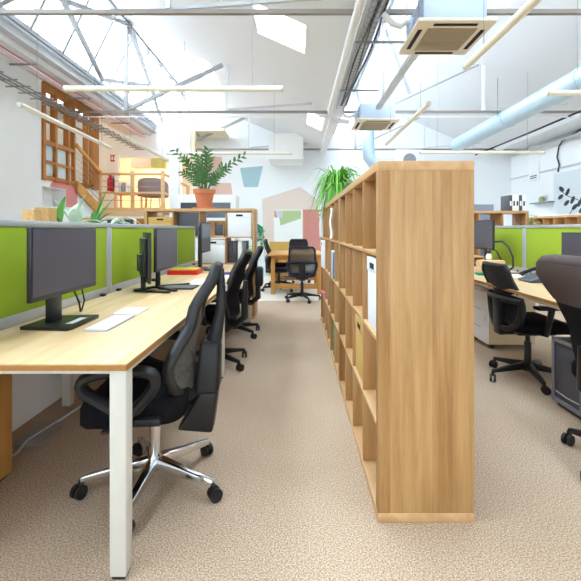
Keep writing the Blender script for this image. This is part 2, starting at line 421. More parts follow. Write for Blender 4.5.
# upper landing on the left with the room behind it
ZP = 1.64
w = MB(); w.box(-6.6, -2.95, 8.95, 15, ZP-.12, ZP); w.mi = 1; w.box(-6.6, -3.0, 9.1, 9.2, 0, ZP-.12); w.box(-3.05,-2.95, 9.1, 15, 0, ZP-.12)
struct(w.build('floor', [M['pine'], M['wallg']], smooth=False), 'raised timber landing at the far left', 'floor')
w = MB(); w.box(-6.6, -4.85, 11.0, 11.12, ZP, 4.2); w.box(-4.85, -2.9, 11.0, 11.12, 3.15, 3.98)
w.mi = 1; w.box(-6.7, -2.0, 14.8, 14.9, ZP, 4.6); w.box(-6.7,-6.6, 6.85, 15, 0, 4.7); w.box(-6.6,-4.65, 6.85, 6.98, 0, 4.7); w.box(-6.7,-2.0, 11.12, 14.9, 3.9, 3.98); w.box(-2.9,-2.8, 11.12, 14.8, 0, 3.9)
struct(w.build('wall_landing', [M['wallw'], M['cream']], smooth=False), 'white wall and lit cream room behind the landing', 'wall')
struct(box(-2.86, -2.66, 9.1, 9.3, 0, 3.35).build('trim_4', M['wallw'], smooth=False), 'square white column beside the landing', 'trim')
struct(box(-4.9, -4.8, 10.9, 11.0, ZP, 3.2).build('trim_5', M['white'], smooth=False), 'white door casing on the landing', 'trim')

# timber window in the left wall
root = bpy.data.objects.new('window_8', None); COL.objects.link(root)
struct(root, 'timber framed window wall above the pink patch', 'window')
b = MB(); zt = 3.74
for y, wd in ((7.0,.07),(7.34,.07),(7.75,.06),(7.95,.05),(8.45,.05),(8.8,.24)): b.box(XL-.06, XL+.04, y-wd/2, y+wd/2, 2.05, zt)
for z, h in ((2.1,.07),(2.38,.05),(2.72,.08),(3.12,.06),(3.45,.10),(3.68,.12)): b.box(XL-.05, XL+.035, 6.98, 7.95, z-h/2, z+h/2)
for z, h in ((2.1,.07),(3.2,.06),(3.45,.1),(3.68,.12)): b.box(XL-.05, XL+.035, 7.95, 8.8, z-h/2, z+h/2)
b.build('window_frame', M['timber'], root, smooth=False)
box(XL-.02, XL-.01, 6.98, 8.8, 2.7, 3.68).build('pane', M['glass'], root, smooth=False)
box(XL-.02, XL-.01, 6.98, 7.9, 2.1, 2.7).build('frosted_pane', M['frost'], root, smooth=False)
box(XL-.02, XL-.01, 7.95, 8.8, 2.1, 2.7).build('pane', M['glass'], root, smooth=False)
struct(box(XL-.06, XL+.05, 6.98, 9.2, 3.72, 3.76).build('trim_6', M['timber'], smooth=False), 'timber head beam over the window wall', 'trim')

# ------------------------------------------------------------------ roof steelwork
lab_t = ['white steel roof truss nearest the camera, its tie beam across the top of the view', 'second white roof truss, its tie beam just above the far ceiling cassette', 'furthest white roof truss, close to the far wall']
trY = [4.2, 7.77, 11.4]
def truss(Y, label):
    t = thing('roof_truss', label, 'truss', (0, Y, 0), 0, 'white steel roof trusses')
    b = MB().bar((-4.38,0,TIE), (XR-.02,0,TIE), 0.045, 0.045); b.build('tie_beam', M['darksteel'], t, smooth=False)
    if 5 < Y < 9: MB().bar((-4.15,-.06,TIE-.11), (XR-.3,-.06,TIE-.11), 0.022, 0.022).build('conduit', M['steel'], t, smooth=False)
    zr = RIDGE - .06
    for k in (0, 1):
        o = k*PER
        MB().bar((-3.27+o,0,TIE+.03), (-3.27+o,0,zr), 0.07, 0.07).build('post', M['bars'], t, smooth=False)
        MB().bar((-1.33+o,0,TIE+.03), (-1.33+o,0,slope_z(-1.33,0)), 0.05, 0.05).build('post', M['steel'], t, smooth=False)
        q = (1, .45)[k]
        MB().bar((-3.27+o,.03,TIE+.05), (-1.42+o,.03,slope_z(-1.42,0)-.03), 0.06*q, 0.07*q).build('diagonal', M['bars'], t, smooth=False)
        MB().bar((-1.33+o,.03,TIE+.05), (0.3+o,.03,slope_z(0.3,0)-.02), 0.035*q, 0.04*q).build('diagonal', M['greysteel'], t, smooth=False)
        MB().bar((-3.27+o,.03,zr), (-2.75+o,.03,TIE+.36), 0.05, 0.06).build('strut', M['bars'], t, smooth=False)
    return t
for Y, l in zip(trY, lab_t): truss(Y, l)
for i, (y0, y1, l) in enumerate([(4.2,7.77,'white cross brace of two bars inside the nearer stretch of roof glazing'), (7.77,11.4,'white cross brace of two bars inside the further stretch of roof glazing')]):
    t = thing('cross_brace', l, 'brace', (0,0,0), 0, 'cross braces under the roof glazing')
    MB().bar((-3.75,y0,SILL+.02), (-3.22,y1,RIDGE-.1), 0.07, 0.07).build('brace_bar', M['bars'], t, smooth=False)
    MB().bar((-3.20,y0,RIDGE-.1), (-3.73,y1,SILL+.02), 0.07, 0.07).build('brace_bar', M['bars'], t, smooth=False)
t = thing('steel_beam', 'pale grey I-beam running along the foot of the left roof glazing', 'beam', (-3.86, 0, ZC+2.70))
MB().box(-.06,.06,YF,YB-.02,-.075,-.06).box(-.06,.06,YF,YB-.02,.06,.075).build('flange', M['greysteel'], t, smooth=False)
box(-.006,.006,YF,YB-.02,-.06,.06).build('web', M['greysteel'], t, smooth=False)

# ------------------------------------------------------------------ pendant tube lights
def tube_light(a, b, label):
    a, b = Vector(a), Vector(b); c0 = (a+b)/2; d = (b-a)/2
    t = thing('tube_light', label, 'light', c0, 0, 'cream tube lights hung under the roof')
    MB().cyl(-d*0.985, d*0.985, 0.029, seg=16).build('tube', M['tube'], t)
    for q in (-1, 1): MB().cyl(d*.985*q, d*q, 0.03, seg=16).build('end_cap', M['cap'], t)
    for s_ in (-.72, .72):
        p = d*s_; ax = c0.x + p.x; k = 0 if ax < .75 else 1
        top = min(slope_z(max(ax,-3.2+k*PER), k), RIDGE) if -3.3 < ax < 5.7 else TIE+.5
        MB().cyl(p + Vector((0,0,.028)), (p.x, p.y, top - c0.z + .005), 0.0025, seg=6).build('suspension_wire', M['wire'], t)
ZT = 2.60
tube_light((-2.33,4.05,ZT), (-0.13,4.05,ZT), 'cream tube light hung crosswise above the nearest left monitor')
tube_light((-3.13,4.55,ZT), (-3.22,7.0,ZT), 'cream tube light running away along the white left wall')
tube_light((-2.62,6.1,ZT), (-2.62,8.2,ZT), 'cream tube light running away above the landing rail')
tube_light((-2.4,7.5,ZT), (-0.08,7.5,ZT), 'cream tube light hung crosswise behind the terracotta pot plant')
tube_light((1.475,1.1,ZT), (1.475,3.5,ZT), 'cream tube light running off the top edge right of the nearer cassette')
tube_light((1.49,4.52,ZT), (1.49,6.65,ZT), 'cream tube light running away right of the farther cassette')
tube_light((2.59,4.17,ZT), (4.9,4.17,ZT), 'cream tube light crossing the round duct at the right edge')
tube_light((2.27,7.4,ZT), (4.57,7.4,ZT), 'cream tube light hung crosswise just above the aisle bookcase end panel')

# ------------------------------------------------------------------ ceiling cassettes, duct, pipes
def cassette(x, y, z, label, top):
    t = thing('ceiling_cassette', label, 'air conditioner', (x, y, z), 0, 'four-way ceiling cassettes')
    box(-.29,.29,-.29,.29,.03,.30,.008).build('body', M['galv'], t)
    box(-.36,.36,-.36,.36,0,.035,.012).build('panel', M['acw'], t)
    g = MB().box(-.23,.23,-.23,.23,-.008,.0,.003)
    for i in range(14): g.box(-.21,.21,-.205+i*.0305,-.19+i*.0305,-.013,-.008)
    g.build('grille', M['acg'], t, smooth=False)
    for p in ((-.2,.2,-.315,-.275),(-.2,.2,.275,.315),(-.315,-.275,-.2,.2),(.275,.315,-.2,.2)):
        box(p[0],p[1],p[2],p[3],-.004,.002).build('louvre', M['hole'], t, smooth=False)
    for sx in (-.31,.31):
        for sy in (-.2,.2): MB().cyl((sx,sy,.10),(sx,sy,slope_z(x+sx, 0 if x+sx<.75 else (1 if x+sx > 1.65 else 1)) - z if x+sx>1.65 else top-z), .005, seg=6).build('hanger_rod', M['wire'], t)
    MB().tube([(-.28,.05,.2),(-.36,.05,.2),(-.42,.05,.16),(-.5,.02,.17),(-.6,0,.26)], .03, 10).build('lagged_pipe', M['pipew'], t)
    MB().box(-.33,-.285,.02,.16,.1,.24,.01).build('junction_box', M['galv'], t)
cassette(1.46, 3.98, 3.06, 'nearer beige and steel ceiling cassette above the aisle bookcase', 4.6)
cassette(1.36, 7.0, 2.99, 'farther small ceiling cassette beyond the second tie beam', 4.6)
tag(MB().box(1.32,1.40,4.35,6.66,3.17,3.185).box(1.32,1.328,4.35,6.66,3.185,3.23).box(1.392,1.40,4.35,6.66,3.185,3.23).cyl((1.36,5.2,3.18),(1.36,5.2,4.4),.005).cyl((1.36,6.2,3.18),(1.36,6.2,4.4),.005).build('channel_rail', M['greysteel'], smooth=False), 'grey strut channel joining the two ceiling cassettes', 'rail')
tag(MB().tube([(.60,YF,3.30),(.60,4,3.30),(.60,7.15,3.30),(.62,7.35,3.28),(.78,7.42,3.18),(.95,7.3,3.14)], .045, 12).build('insulated_pipe', M['pipew']), 'thick white lagged pipe along the roof valley above the bookcase', 'pipe')
t = thing('cable_tray', 'wire basket cable tray beside the white lagged pipe', 'tray', (.82, 0, 3.34))
b = MB()
for i in range(6): b.bar((-.1+i*.04,YF,0),(-.1+i*.04,7.2,0),.004,.004)
for s_ in (-.1,.1): b.bar((s_,YF,.05),(s_,7.2,.05),.004,.004)
y = 0.5
while y < 7.2:
    b.bar((-.1,y,0),(.1,y,0),.004,.004); b.bar((-.1,y,0),(-.1,y,.05),.004,.004); b.bar((.1,y,0),(.1,y,.05),.004,.004); y += .1
b.build('wire_basket', M['wire'], t, smooth=False)
for k, (x, l) in enumerate(((-.05,.012),(.0,.009),(.06,.013))):
    MB().tube([(x + .02*math.sin(y*2.1+k*2), y, .015) for y in [i*.35 - 1 for i in range(24)]], l, 6).build('cable', M['cable'], t)
for y in (2.2, 4.6, 6.2): box(-.14,.45,y-.012,y+.012,-.028,-.005).build('bracket', M['wire'], t, smooth=False)

t = thing('air_duct', 'round pale blue metal duct running away on the right', 'duct', (4.0, 0, ZC+2.10))
b = MB(); pr = []
n = 90
for i in range(n+1):
    y = -1 + i*(11.0)/n
    pr.append((0, y, 0))
b.tube(pr, [0.165 + (0.004 if i % 2 else 0) for i in range(n+1)], 28).build('spiral_pipe', M['duct'], t)
for y in (1.5, 3.6, 5.6, 7.6, 9.4): MB().cyl((0,y-.04,0),(0,y+.04,0),.175,seg=28).build('coupling', M['duct'], t)
for y in (2.0, 5.0, 8.0): MB().cyl((0,y,.16),(0,y,slope_z(4.0,1)-ZC-2.10),.005,seg=6).build('hanger_rod', M['wire'], t)
t = thing('branch_duct', 'pale blue duct elbow behind the bookcase top, left of the fan box', 'duct', (0,0,0))
MB().tube([(1.95,10.9,4.0),(1.95,10.9,3.4),(1.98,10.9,3.15),(2.1,10.9,2.98),(2.35,10.9,2.95),(2.62,10.9,2.95)], .17, 20).build('elbow', M['duct'], t)
MB().cyl((1.95,10.9,3.9),(1.95,10.9,4.5),.18,seg=20).build('collar', M['duct'], t)
t = thing('fan_box', 'white ventilation box on the far wall behind the bookcase', 'fan', (3.0,10.9,2.75))
box(-.36,.36,-.25,.25,0,.55,.02).build('housing', M['steel'], t)
MB().cyl((0,-.25,.28),(0,-.27,.28),.17,seg=20).build('fan_cover', M['wire'], t)
box(-.3,.3,.2,1.09,.2,.3).build('wall_bracket', M['steel'], t, smooth=False)

# services along the left wall head
t = thing('cable_ladder', 'grey cable ladder and conduits along the head of the left wall', 'tray', (0,0,0))
for x, z, r, m in ((-4.12,3.36,.012,'brownc'),(-4.2,3.36,.014,'wire'),(-4.28,3.36,.014,'brownc'),(-4.05,3.33,.010,'wire')):
    MB().cyl((x,YF,z),(x,YB-1.1,z),r,seg=8).build('conduit', M[m], t)
b = MB(); y = 1.0
while y < 10.8: b.box(-4.35,-3.98,y-.012,y+.012,3.32,3.335); y += .28
b.build('rung', M['brownc'], t, smooth=False)
t = thing('cable_bundle', 'pink and red cable bundle under the left roof beam', 'cable', (0,0,0))
MB().tube([(-3.97+.02*math.sin(i*1.3), i*.5, ZC+2.47+.02*math.sin(i*2.1)) for i in range(0,22)], .009, 6).build('red_cable', M['redc'], t, label='red cable')
for dx, dz, r in ((.03,-.03,.014),(.06,-.05,.013),(-.03,-.04,.014)):
    MB().tube([(-3.99+dx+.015*math.sin(i*1.1+dx*40), i*.5, ZC+2.45+dz) for i in range(0,22)], r, 6).build('pink_cable', M['pinkc'], t, label='pale pink lagged cable')
for y in (3.2, 4.4, 5.8, 7.3, 9.0): box(-4.12,-3.72,y-.014,y+.014,ZC+2.365,ZC+2.385).build('bracket', M['wire'], t, smooth=False)

# ------------------------------------------------------------------ cube shelving
def cube_shelf(label, cols, rows, loc, rz, group, name='cube_shelf'):
    t = thing(name, label, 'bookcase', loc, rz, group)
    T, D, I, cell = .038, .39, .016, .335
    W = 2*T + cols*cell + (cols-1)*I; H = 2*T + rows*cell + (rows-1)*I
    box(0,W,0,D,H-T,H,.002).build('top_panel', M['oakh'], t); box(0,W,0,D,0,T,.002).build('bottom_panel', M['oakh'], t)
    box(0,T,0,D,T,H-T,.0015).build('side_panel', M['oakv'], t); box(W-T,W,0,D,T,H-T,.0015).build('side_panel', M['oakv'], t)
    for j in range(1, rows): z = T + j*cell + (j-1)*I; box(T,W-T,.001,D-.001,z,z+I,.001).build('shelf', M['oakh'], t)
    for j in range(rows):
        z = T + j*(cell+I)
        for i in range(1, cols): x = T + i*cell + (i-1)*I; box(x,x+I,.002,D-.002,z,z+cell,.001).build('divider', M['oakd'], t)
    return t
XB = 0.721
gA = 'oak cube bookcases in a row along the aisle'
cube_shelf('large oak cube bookcase with its end panel facing the camera', 4, 4, (XB, 1.63, 0), PI/2, gA)
cube_shelf('narrow two-column oak cube bookcase in the middle of the aisle row', 2, 4, (XB, 3.10, 0), PI/2, gA)
cube_shelf('farthest oak cube bookcase in the aisle row, under the green hanging plant', 4, 4, (XB, 3.87, 0), PI/2, gA)
cube_shelf('oak cube bookcase across the far end of the left desks, under the terracotta pot', 4, 4, (-2.01, 5.33, 0), 0, 'oak cube bookcases in the rest of the office')
cube_shelf('oak cube bookcase behind the right screens with binders on top', 4, 4, (2.0, 6.0, 0), 0, 'oak cube bookcases in the rest of the office')
cube_shelf('low oak cube bookcase along the far right wall under the poster', 6, 4, (5.62, 7.1, 0), PI/2, 'oak cube bookcases in the rest of the office')
def cellY(y0, i): return y0 + .038 + i*.351          # near edge of column i along the aisle
def rowZ(j): return .038 + (3-j)*.351                # floor of row j counted from the top

def storage_box(label, loc, size, rz, m, handle='x', group=None):
    """front is local -y"""
    w, d, h = size
    t = thing('storage_box', label, 'box', loc, rz, group)
    box(-w/2,w/2,-d/2,d/2,0,h*.80,.003).build('body', M[m], t)
    box(-w/2-.004,w/2+.004,-d/2-.004,d/2+.004,h*.79,h,.004).build('lid', M[m], t)
    box(-.045,.045,-d/2-.006,-d/2-.003,h*.84,h*.92).build('handle_slot', M['hole'], t, smooth=False)
# the bookcase front for the aisle is the -x side: rz=-90deg turns local -y to -x
storage_box('white storage box in the nearest cell, second row of the aisle bookcase', (XB-.20, cellY(1.63,0)+.15, rowZ(1)), (.25,.35,.32), -PI/2, 'boxwhite', group='storage boxes on the aisle shelves')
storage_box('brown cardboard storage box in the third row of the aisle bookcase', (XB-.20, cellY(1.63,1)+.17, rowZ(2)), (.30,.35,.31), -PI/2, 'kraft', group='storage boxes on the aisle shelves')
for i in range(3):
    b = box(-.16,.14,-.03,.03,0,.30,.004).build('ring_binder', M['grn2'], None, loc=(XB-.22, cellY(3.10,1)+.05+i*.068, rowZ(3)))
    tag(b, 'green binder on the middle aisle bookcase, %s' % ('nearest of its row of three','in the middle of its row of three','farthest of its row of three')[i], 'binder', 'green binders')
for i in range(4):
    b = box(-.14,.12,-.017,.017,0,.24+.012*(i%2),.002).build('book', M[('bluebk','paper','bluebk','paper')[i]], None, loc=(XB-.25, cellY(3.10,1)+.14+i*.04, rowZ(1)))
    tag(b, '%s book in the second row of the middle aisle bookcase, %s' % (('blue','white','blue','white')[i], ('nearest blue one','nearer white one','farther blue one','farther white one')[i]), 'book', 'books on the middle aisle bookcase')
b = MB()
b.sheet(lambda u,v: (XB-.415+.01*math.sin(u*7)+.006*math.sin(v*9), cellY(3.10,1)-.01+u*.055+.01*math.sin(v*5), rowZ(0)+.02+v*.26), 10, 8, .004)
tag(b.build('hanging_papers', M['paper']), 'loose white papers pinned at the top of the middle aisle bookcase', 'papers')
storage_box('tall white box in the second row of the farthest aisle bookcase', (XB-.235, cellY(3.87,2)+.17, rowZ(1)), (.30,.36,.32), -PI/2, 'boxwhite', group='storage boxes on the aisle shelves')
storage_box('white box in the top row of the farthest aisle bookcase', (XB-.235, cellY(3.87,3)+.17, rowZ(0)), (.30,.36,.32), -PI/2, 'boxwhite', group='storage boxes on the aisle shelves')
tag(MB().box(-.15,.1,-.1,.1,0,.035,.003).box(-.17,.06,-.08,.08,.035,.06,.003).build('paper_stack', M['mag'], None, loc=(XB-.24, cellY(3.87,2)+.15, rowZ(2))), 'pink paper stack low in the farthest aisle bookcase', 'paper')
tag(box(-.15,.12,-.05,.05,0,.27,.004).build('magazine_file', M['black'], None, loc=(XB-.23, cellY(3.87,0)+.12, rowZ(2))), 'black magazine file in the farthest aisle bookcase', 'file')
tag(box(-.15,.12,-.06,.06,0,.25,.004).build('magazine_file', M['tower'], None, loc=(XB-.23, cellY(3.87,1)+.12, rowZ(3))), 'grey magazine file in the bottom row of the farthest aisle bookcase', 'file')

# contents of the far-left divider bookcase (front faces the camera)
def cx(i): return -2.01 + .038 + i*.351 + .1675
gB = 'storage boxes in the divider bookcase'
storage_box('brown cardboard box in the top left cell of the divider bookcase', (cx(0), 5.53, rowZ(0)), (.31,.36,.26), 0, 'kraft', group=gB)
storage_box('white box in the top right cell of the divider bookcase', (cx(3), 5.53, rowZ(0)), (.315,.36,.32), 0, 'boxwhite', group=gB)
storage_box('white box in the second row of the divider bookcase behind the third monitor', (cx(2), 5.53, rowZ(1)), (.315,.36,.31), 0, 'boxwhite', group=gB)
t = thing('picture_frame', 'dark glazed picture in the top row of the divider bookcase', 'picture', (cx(1)-.02, 5.5, rowZ(0)))
box(-.15,.15,0,.02,0,.31,.003).build('frame', M['greyb'], t); box(-.14,.14,-.002,.001,.01,.30).build('print', M['glassd'], t, smooth=False)
t = thing('desk_organiser', 'small pale wooden organiser with dark pockets in the divider bookcase', 'organiser', (cx(2), 5.5, rowZ(0)))
MB().box(-.13,.13,.1,.12,0,.22).box(-.13,-.12,-.05,.1,0,.2).box(-.01,.0,-.05,.1,0,.2).box(.12,.13,-.05,.1,0,.2).box(-.13,.13,-.05,.1,0,.012).build('case', M['beech'], t, smooth=False)
box(.01,.11,-.03,.06,.012,.16).build('pocket', M['glassd'], t, smooth=False)
for i,(dx,m,l) in enumerate(((-.13,'tower','dark grey'),(-.07,'tower','second dark grey'),(.0,'paper','white'),(.06,'tower2','light grey'))):
    tag(box(-.028,.028,-.14,.14,0,.29,.003).build('ring_binder', M[m], None, loc=(cx(3)+dx, 5.53, rowZ(1))), '%s binder beside the little terracotta pot in the divider bookcase' % l, 'binder', 'binders in the divider bookcase')

# ------------------------------------------------------------------ plants
def pot(t, r, h, m='terra'):
    MB().lathe([(r*.62,0),(r*.66,.01),(r*.70,h*.1),(r*.66,h*.14),(r*.86,h*.72),(r*.88,h*.78),(r*1.02,h*.80),(r*1.04,h),(r*.94,h),(r*.9,h*.9)], 28).build('pot', M[m], t)
    MB().lathe([(0.0001,h*.9),(r*.92,h*.9)], 20).build('soil', M['soil'], t)
t = thing('potted_plant', 'glossy dark-leaved plant in a large terracotta pot on the divider bookcase', 'plant', (-1.255, 5.52, 1.464))
pot(t, .145, .265)
MB().lathe([(.13,0),(.16,0),(.165,.02),(.14,.02)], 24).build('saucer', M['terra'], t)
st, fo = MB(), MB(); rnd = random.Random(3)
specs = [(178,.64,.36),(195,.50,.22),(150,.54,.14),(95,.56,.05),(60,.50,.08),(12,.60,.50),(350,.36,.30),(120,.40,.14),(30,.40,.22),(250,.48,.08),(300,.58,.10),(190,.30,.24)]
for az, ln, reach in specs:
    a = math.radians(az); P = []
    for i in range(9):
        s_ = i/8; rr = reach*(s_**1.5); zz = .22 + ln*(s_ - .25*reach*s_*s_)
        P.append(Vector((math.cos(a)*(rr+.04), math.sin(a)*(rr+.04)*.7, zz)))
    st.tube(P, [.009 - .006*i/8 for i in range(9)], 6)
    for i in range(16):
        s_ = .30 + .70*i/15; k = min(7, int(s_*8)); fr = s_*8 - k
        o = P[k].lerp(P[k+1], fr); d = (P[k+1]-P[k]).normalized()
        sd = d.cross(Vector((0,1,0))) if i % 2 else -d.cross(Vector((0,1,0)))
        sd = (sd + Vector((0, rnd.uniform(-.7,.7), 0))).normalized()
        fo.leaf(o, sd*.8 + d*.75, Vector((0,-1,.4)), rnd.uniform(.075,.105), rnd.uniform(.032,.042), .15)
st.build('stem', M['stem'], t); fo.build('foliage', M['leafd'], t)

t = thing('hanging_plant', 'bright green trailing grass-like plant on top of the farthest aisle bookcase', 'plant', (.47, 4.65, 1.464))
pot(t, .12, .15, 'boxwhite')
fo = MB(); rnd = random.Random(5)
for i in range(260):
    a = rnd.uniform(0, 2*PI); reach = rnd.uniform(.12,.42); up = rnd.uniform(.06,.30); drop = rnd.uniform(.05,.55)
    if math.cos(a) > .3: drop *= .3
    P = []
    for j in range(7):
        s_ = j/6
        P.append(Vector((math.cos(a)*reach*s_, math.sin(a)*reach*s_*1.1, .14 + up*math.sin(min(1,s_*1.2)*PI*.75)*1.1 - drop*s_**2.4)))
    w_ = rnd.uniform(.009,.016); rows = []
    sd = Vector((-math.sin(a), math.cos(a), rnd.uniform(-.4,.4))).normalized()
    for j, p in enumerate(P):
        ww = w_*(1 - (j/6)**2*.9)
        if p.z < .01 and abs(p.x) < .24 and p.x > -.15: p.z = .012
        rows.append((fo.bm.verts.new(p - sd*ww), fo.bm.verts.new(p + sd*ww)))
    for A, B in zip(rows, rows[1:]): fo.bm.faces.new((A[0],A[1],B[1],B[0]))
fo.build('foliage', M['leafm'], t)

t = thing('small_plant', 'small leafy plant in a little terracotta pot at the right of the divider bookcase', 'plant', (cx(3)+.125, 5.45, rowZ(1)))
pot(t, .05, .10)
fo = MB(); rnd = random.Random(9)
for i in range(70):
    a = rnd.uniform(0,2*PI)
    o = Vector((.02*math.cos(a),.02*math.sin(a),.09)) + Vector((rnd.uniform(-.02,.035), rnd.uniform(-.14,.02), rnd.uniform(0,.14)))
    fo.leaf(o, (math.cos(a), math.sin(a), rnd.uniform(-.3,.7)), (0,0,1), .05, .03, .3, 3)
fo.build('foliage', M['leafg'], t)
t = thing('trailing_plant', 'small green trailing plant hung on the right side of the divider bookcase', 'plant', (-.497, 5.52, 1.06))
MB().lathe([(.03,0),(.035,.01),(.042,.08),(.03,.08)], 16).build('pot', M['white'], t)
box(-.046,-.03,-.012,.012,.03,.06).build('hook', M['steel'], t, smooth=False)
fo = MB(); rnd = random.Random(11)
for i in range(70):
    a = rnd.uniform(-1.4,1.4); r_ = rnd.uniform(.0,.05)
    o = Vector((r_*math.cos(a), r_*math.sin(a)*1.6, rnd.uniform(-.12,.14)))
    fo.leaf(o, (math.cos(a), math.sin(a), rnd.uniform(-.7,.6)), (0,0,1), .045, .03, .3, 3)
fo.build('foliage', M['leafg'], t)

# plants and timber boxes on the opposite desk row, behind the left screens
def strap_plant(label, loc, leaves, m, group):
    t = thing('leafy_plant', label, 'plant', loc, 0, group)
    pot(t, .09, .14, 'white')
    fo = MB()
    for az, el, ln, wd, bend in leaves:
        a, e = math.radians(az), math.radians(el)
        fo.leaf((0,0,.12), (math.cos(a)*math.cos(e), math.sin(a)*math.cos(e), math.sin(e)), (-math.sin(e)*math.cos(a), -math.sin(e)*math.sin(a), math.cos(e)), ln, wd, bend, 7)
    fo.build('foliage', M[m], t)
cubZ = 1.08
t = thing('planter_cabinet', 'white low cabinet behind the left screens carrying the plants', 'cabinet', (-2.35, 3.3, 0))
box(-.25,.25,-.9,2.2,.03,cubZ,.004).build('carcass', M['wallg'], t); box(-.22,.22,-.86,2.16,0,.03).build('plinth', M['tower'], t)
for y in (-.28,.34,.96,1.58): box(.25,.252,y-.003,y+.003,.05,cubZ-.02).build('door_gap', M['tower'], t, smooth=False)
gP = 'leafy plants behind the left screens'
strap_plant('single dark oval leaf plant left of the pale striped plant', (-2.35, 4.01, cubZ), [(0,80,.34,.15,.05),(150,60,.24,.09,.2),(250,62,.22,.08,.2)], 'leafg', gP)
strap_plant('pale striped broad-leaved plant behind the left screen', (-2.35, 4.27, cubZ), [(200,62,.40,.16,.15),(20,75,.42,.15,.1),(100,65,.40,.16,.2),(300,60,.30,.12,.2),(0,40,.40,.09,.5)], 'leafp', gP)
strap_plant('bright green arching leaf plant behind the joint of the left screens', (-2.33, 4.62, cubZ), [(15,72,.50,.10,.05),(35,60,.50,.09,.1),(0,42,.52,.08,.6),(180,50,.36,.06,.5),(70,66,.40,.07,.2),(340,32,.52,.05,.75),(300,60,.34,.06,.3),(10,55,.42,.07,.4)], 'leafg', gP)
strap_plant('thin arching variegated plant right of the green arching one', (-2.33, 5.05, cubZ), [(0,50,.62,.09,.7),(80,52,.56,.08,.7),(60,40,.60,.08,.8),(180,60,.3,.05,.5),(60,50,.34,.05,.5)], 'leafp', gP)
gO = 'strand board boxes behind the left screens'
for x, y, s_, h_, l, m in ((-2.36,3.60,.10,.28,'strand board box at the white wall edge, left of its larger neighbour','osb'),(-2.36,3.80,.13,.31,'larger strand board box beside the dark oval leaf','osb'),(-2.5,4.85,.16,.24,'orange strand board planter box behind the arching leaves','osb2')):
    t = thing('planter_box', l, 'box', (x, y, cubZ), 0, gO)
    MB().box(-s_/2,s_/2,-s_/2,s_/2,0,.012).box(-s_/2,s_/2,-s_/2,-s_/2+.012,.012,h_).box(-s_/2,s_/2,s_/2-.012,s_/2,.012,h_).box(-s_/2,-s_/2+.012,-s_/2+.012,s_/2-.012,.012,h_).box(s_/2-.012,s_/2,-s_/2+.012,s_/2-.012,.012,h_).build('panel', M[m], t, smooth=False)
    box(-s_/2+.013,s_/2-.013,-s_/2+.013,s_/2-.013,.013,h_*.85).build('soil', M['soil'], t, smooth=False)

# ------------------------------------------------------------------ desks and screens
def bench(label, x0, x1, y0, y1, loc, rz, legs):
    t = thing('bench_desk', label, 'desk', loc, rz, 'oak topped bench desks')
    d = MB(); d.box(x0,x1,y0,y1,.7305,.735); d.mi = 1; d.box(x0,x1,y0,y1,.712,.7305)
    d.build('desktop', [M['desk'], M['edge']], t, smooth=False)
    box(x0+.02,x1-.02,y0+.03,y0+.06,.692,.709).build('crossbar', M['rail'], t, smooth=False)
    box(x1-.05,x1-.02,y0+.02,y1-.02,.685,.709).build('side_rail', M['rail'], t, smooth=False)
    box(x0+.02,x0+.05,y0+.02,y1-.02,.685,.709).build('side_rail', M['rail'], t, smooth=False)
    for y in legs:
        for x in (x0+.02, x1-.062):
            lg = box(x,x+.056,y,y+.056,.012,.712,.003).build('leg', M['rail'], t)
            box(x+.006,x+.05,y+.006,y+.05,0,.012).build('foot', M['black'], lg, smooth=False)
    return t
ZD = .735
bench('long oak-topped bench desk with white legs on the left', -1.315, -.568, 1.35, 5.2, (0,0,0), 0, (1.36, 3.2, 5.1))
bench('oak-topped bench desk on the right beyond the bookcase', 1.62, 2.37, 1.2, 4.85, (0,0,0), 0, (1.22, 4.7))
# part of the opposite row seen under the left desk
t = thing('opposite_desk', 'white opposite desk, its leg and white modesty panel seen under the left bench desk', 'desk', (0,0,0))
box(-2.06,-1.375,1.9,5.2,.712,.735).build('desktop', M['desk'], t, smooth=False)
box(-1.57,-1.515,2.70,2.755,0,.712,.003).build('leg', M['rail'], t)
box(-1.68,-1.66,1.9,5.2,0.0,.70).build('modesty_panel', M['white'], t, smooth=False)
t = thing('wooden_pedestal', 'golden wood pedestal at the left edge under the desk', 'cabinet', (0,0,0))
box(-1.9,-1.372,1.3,1.95,.02,.70,.003).build('carcass', M['pinez'], t); box(-1.88,-1.39,1.32,1.93,0,.02).build('plinth', M['black'], t, smooth=False)
tag(MB().tube([(-1.40,1.75,.62),(-1.46,1.95,.52),(-1.50,2.0,.45),(-1.47,2.1,.62),(-1.45,2.2,.69)], .006, 8).build('power_cable', M['cable']), 'black cable looping below the nearest left monitor', 'cable')
tag(MB().tube([(-1.52,1.95,.008),(-1.47,2.12,.008),(-1.50,2.25,.008),(-1.46,2.5,.008),(-1.42,2.8,.008),(-1.36,3.1,.008),(-1.2,3.4,.008)], .007, 6).build('floor_cable', M['sticker']), 'grey cable on the carpet along the desk back', 'cable')
tag(MB().box(-1.56,-1.40,2.2,2.46,.002,.010,.002).build('floor_box', M['brownc']), 'flat floor outlet plate on the carpet under the left desk', 'outlet')

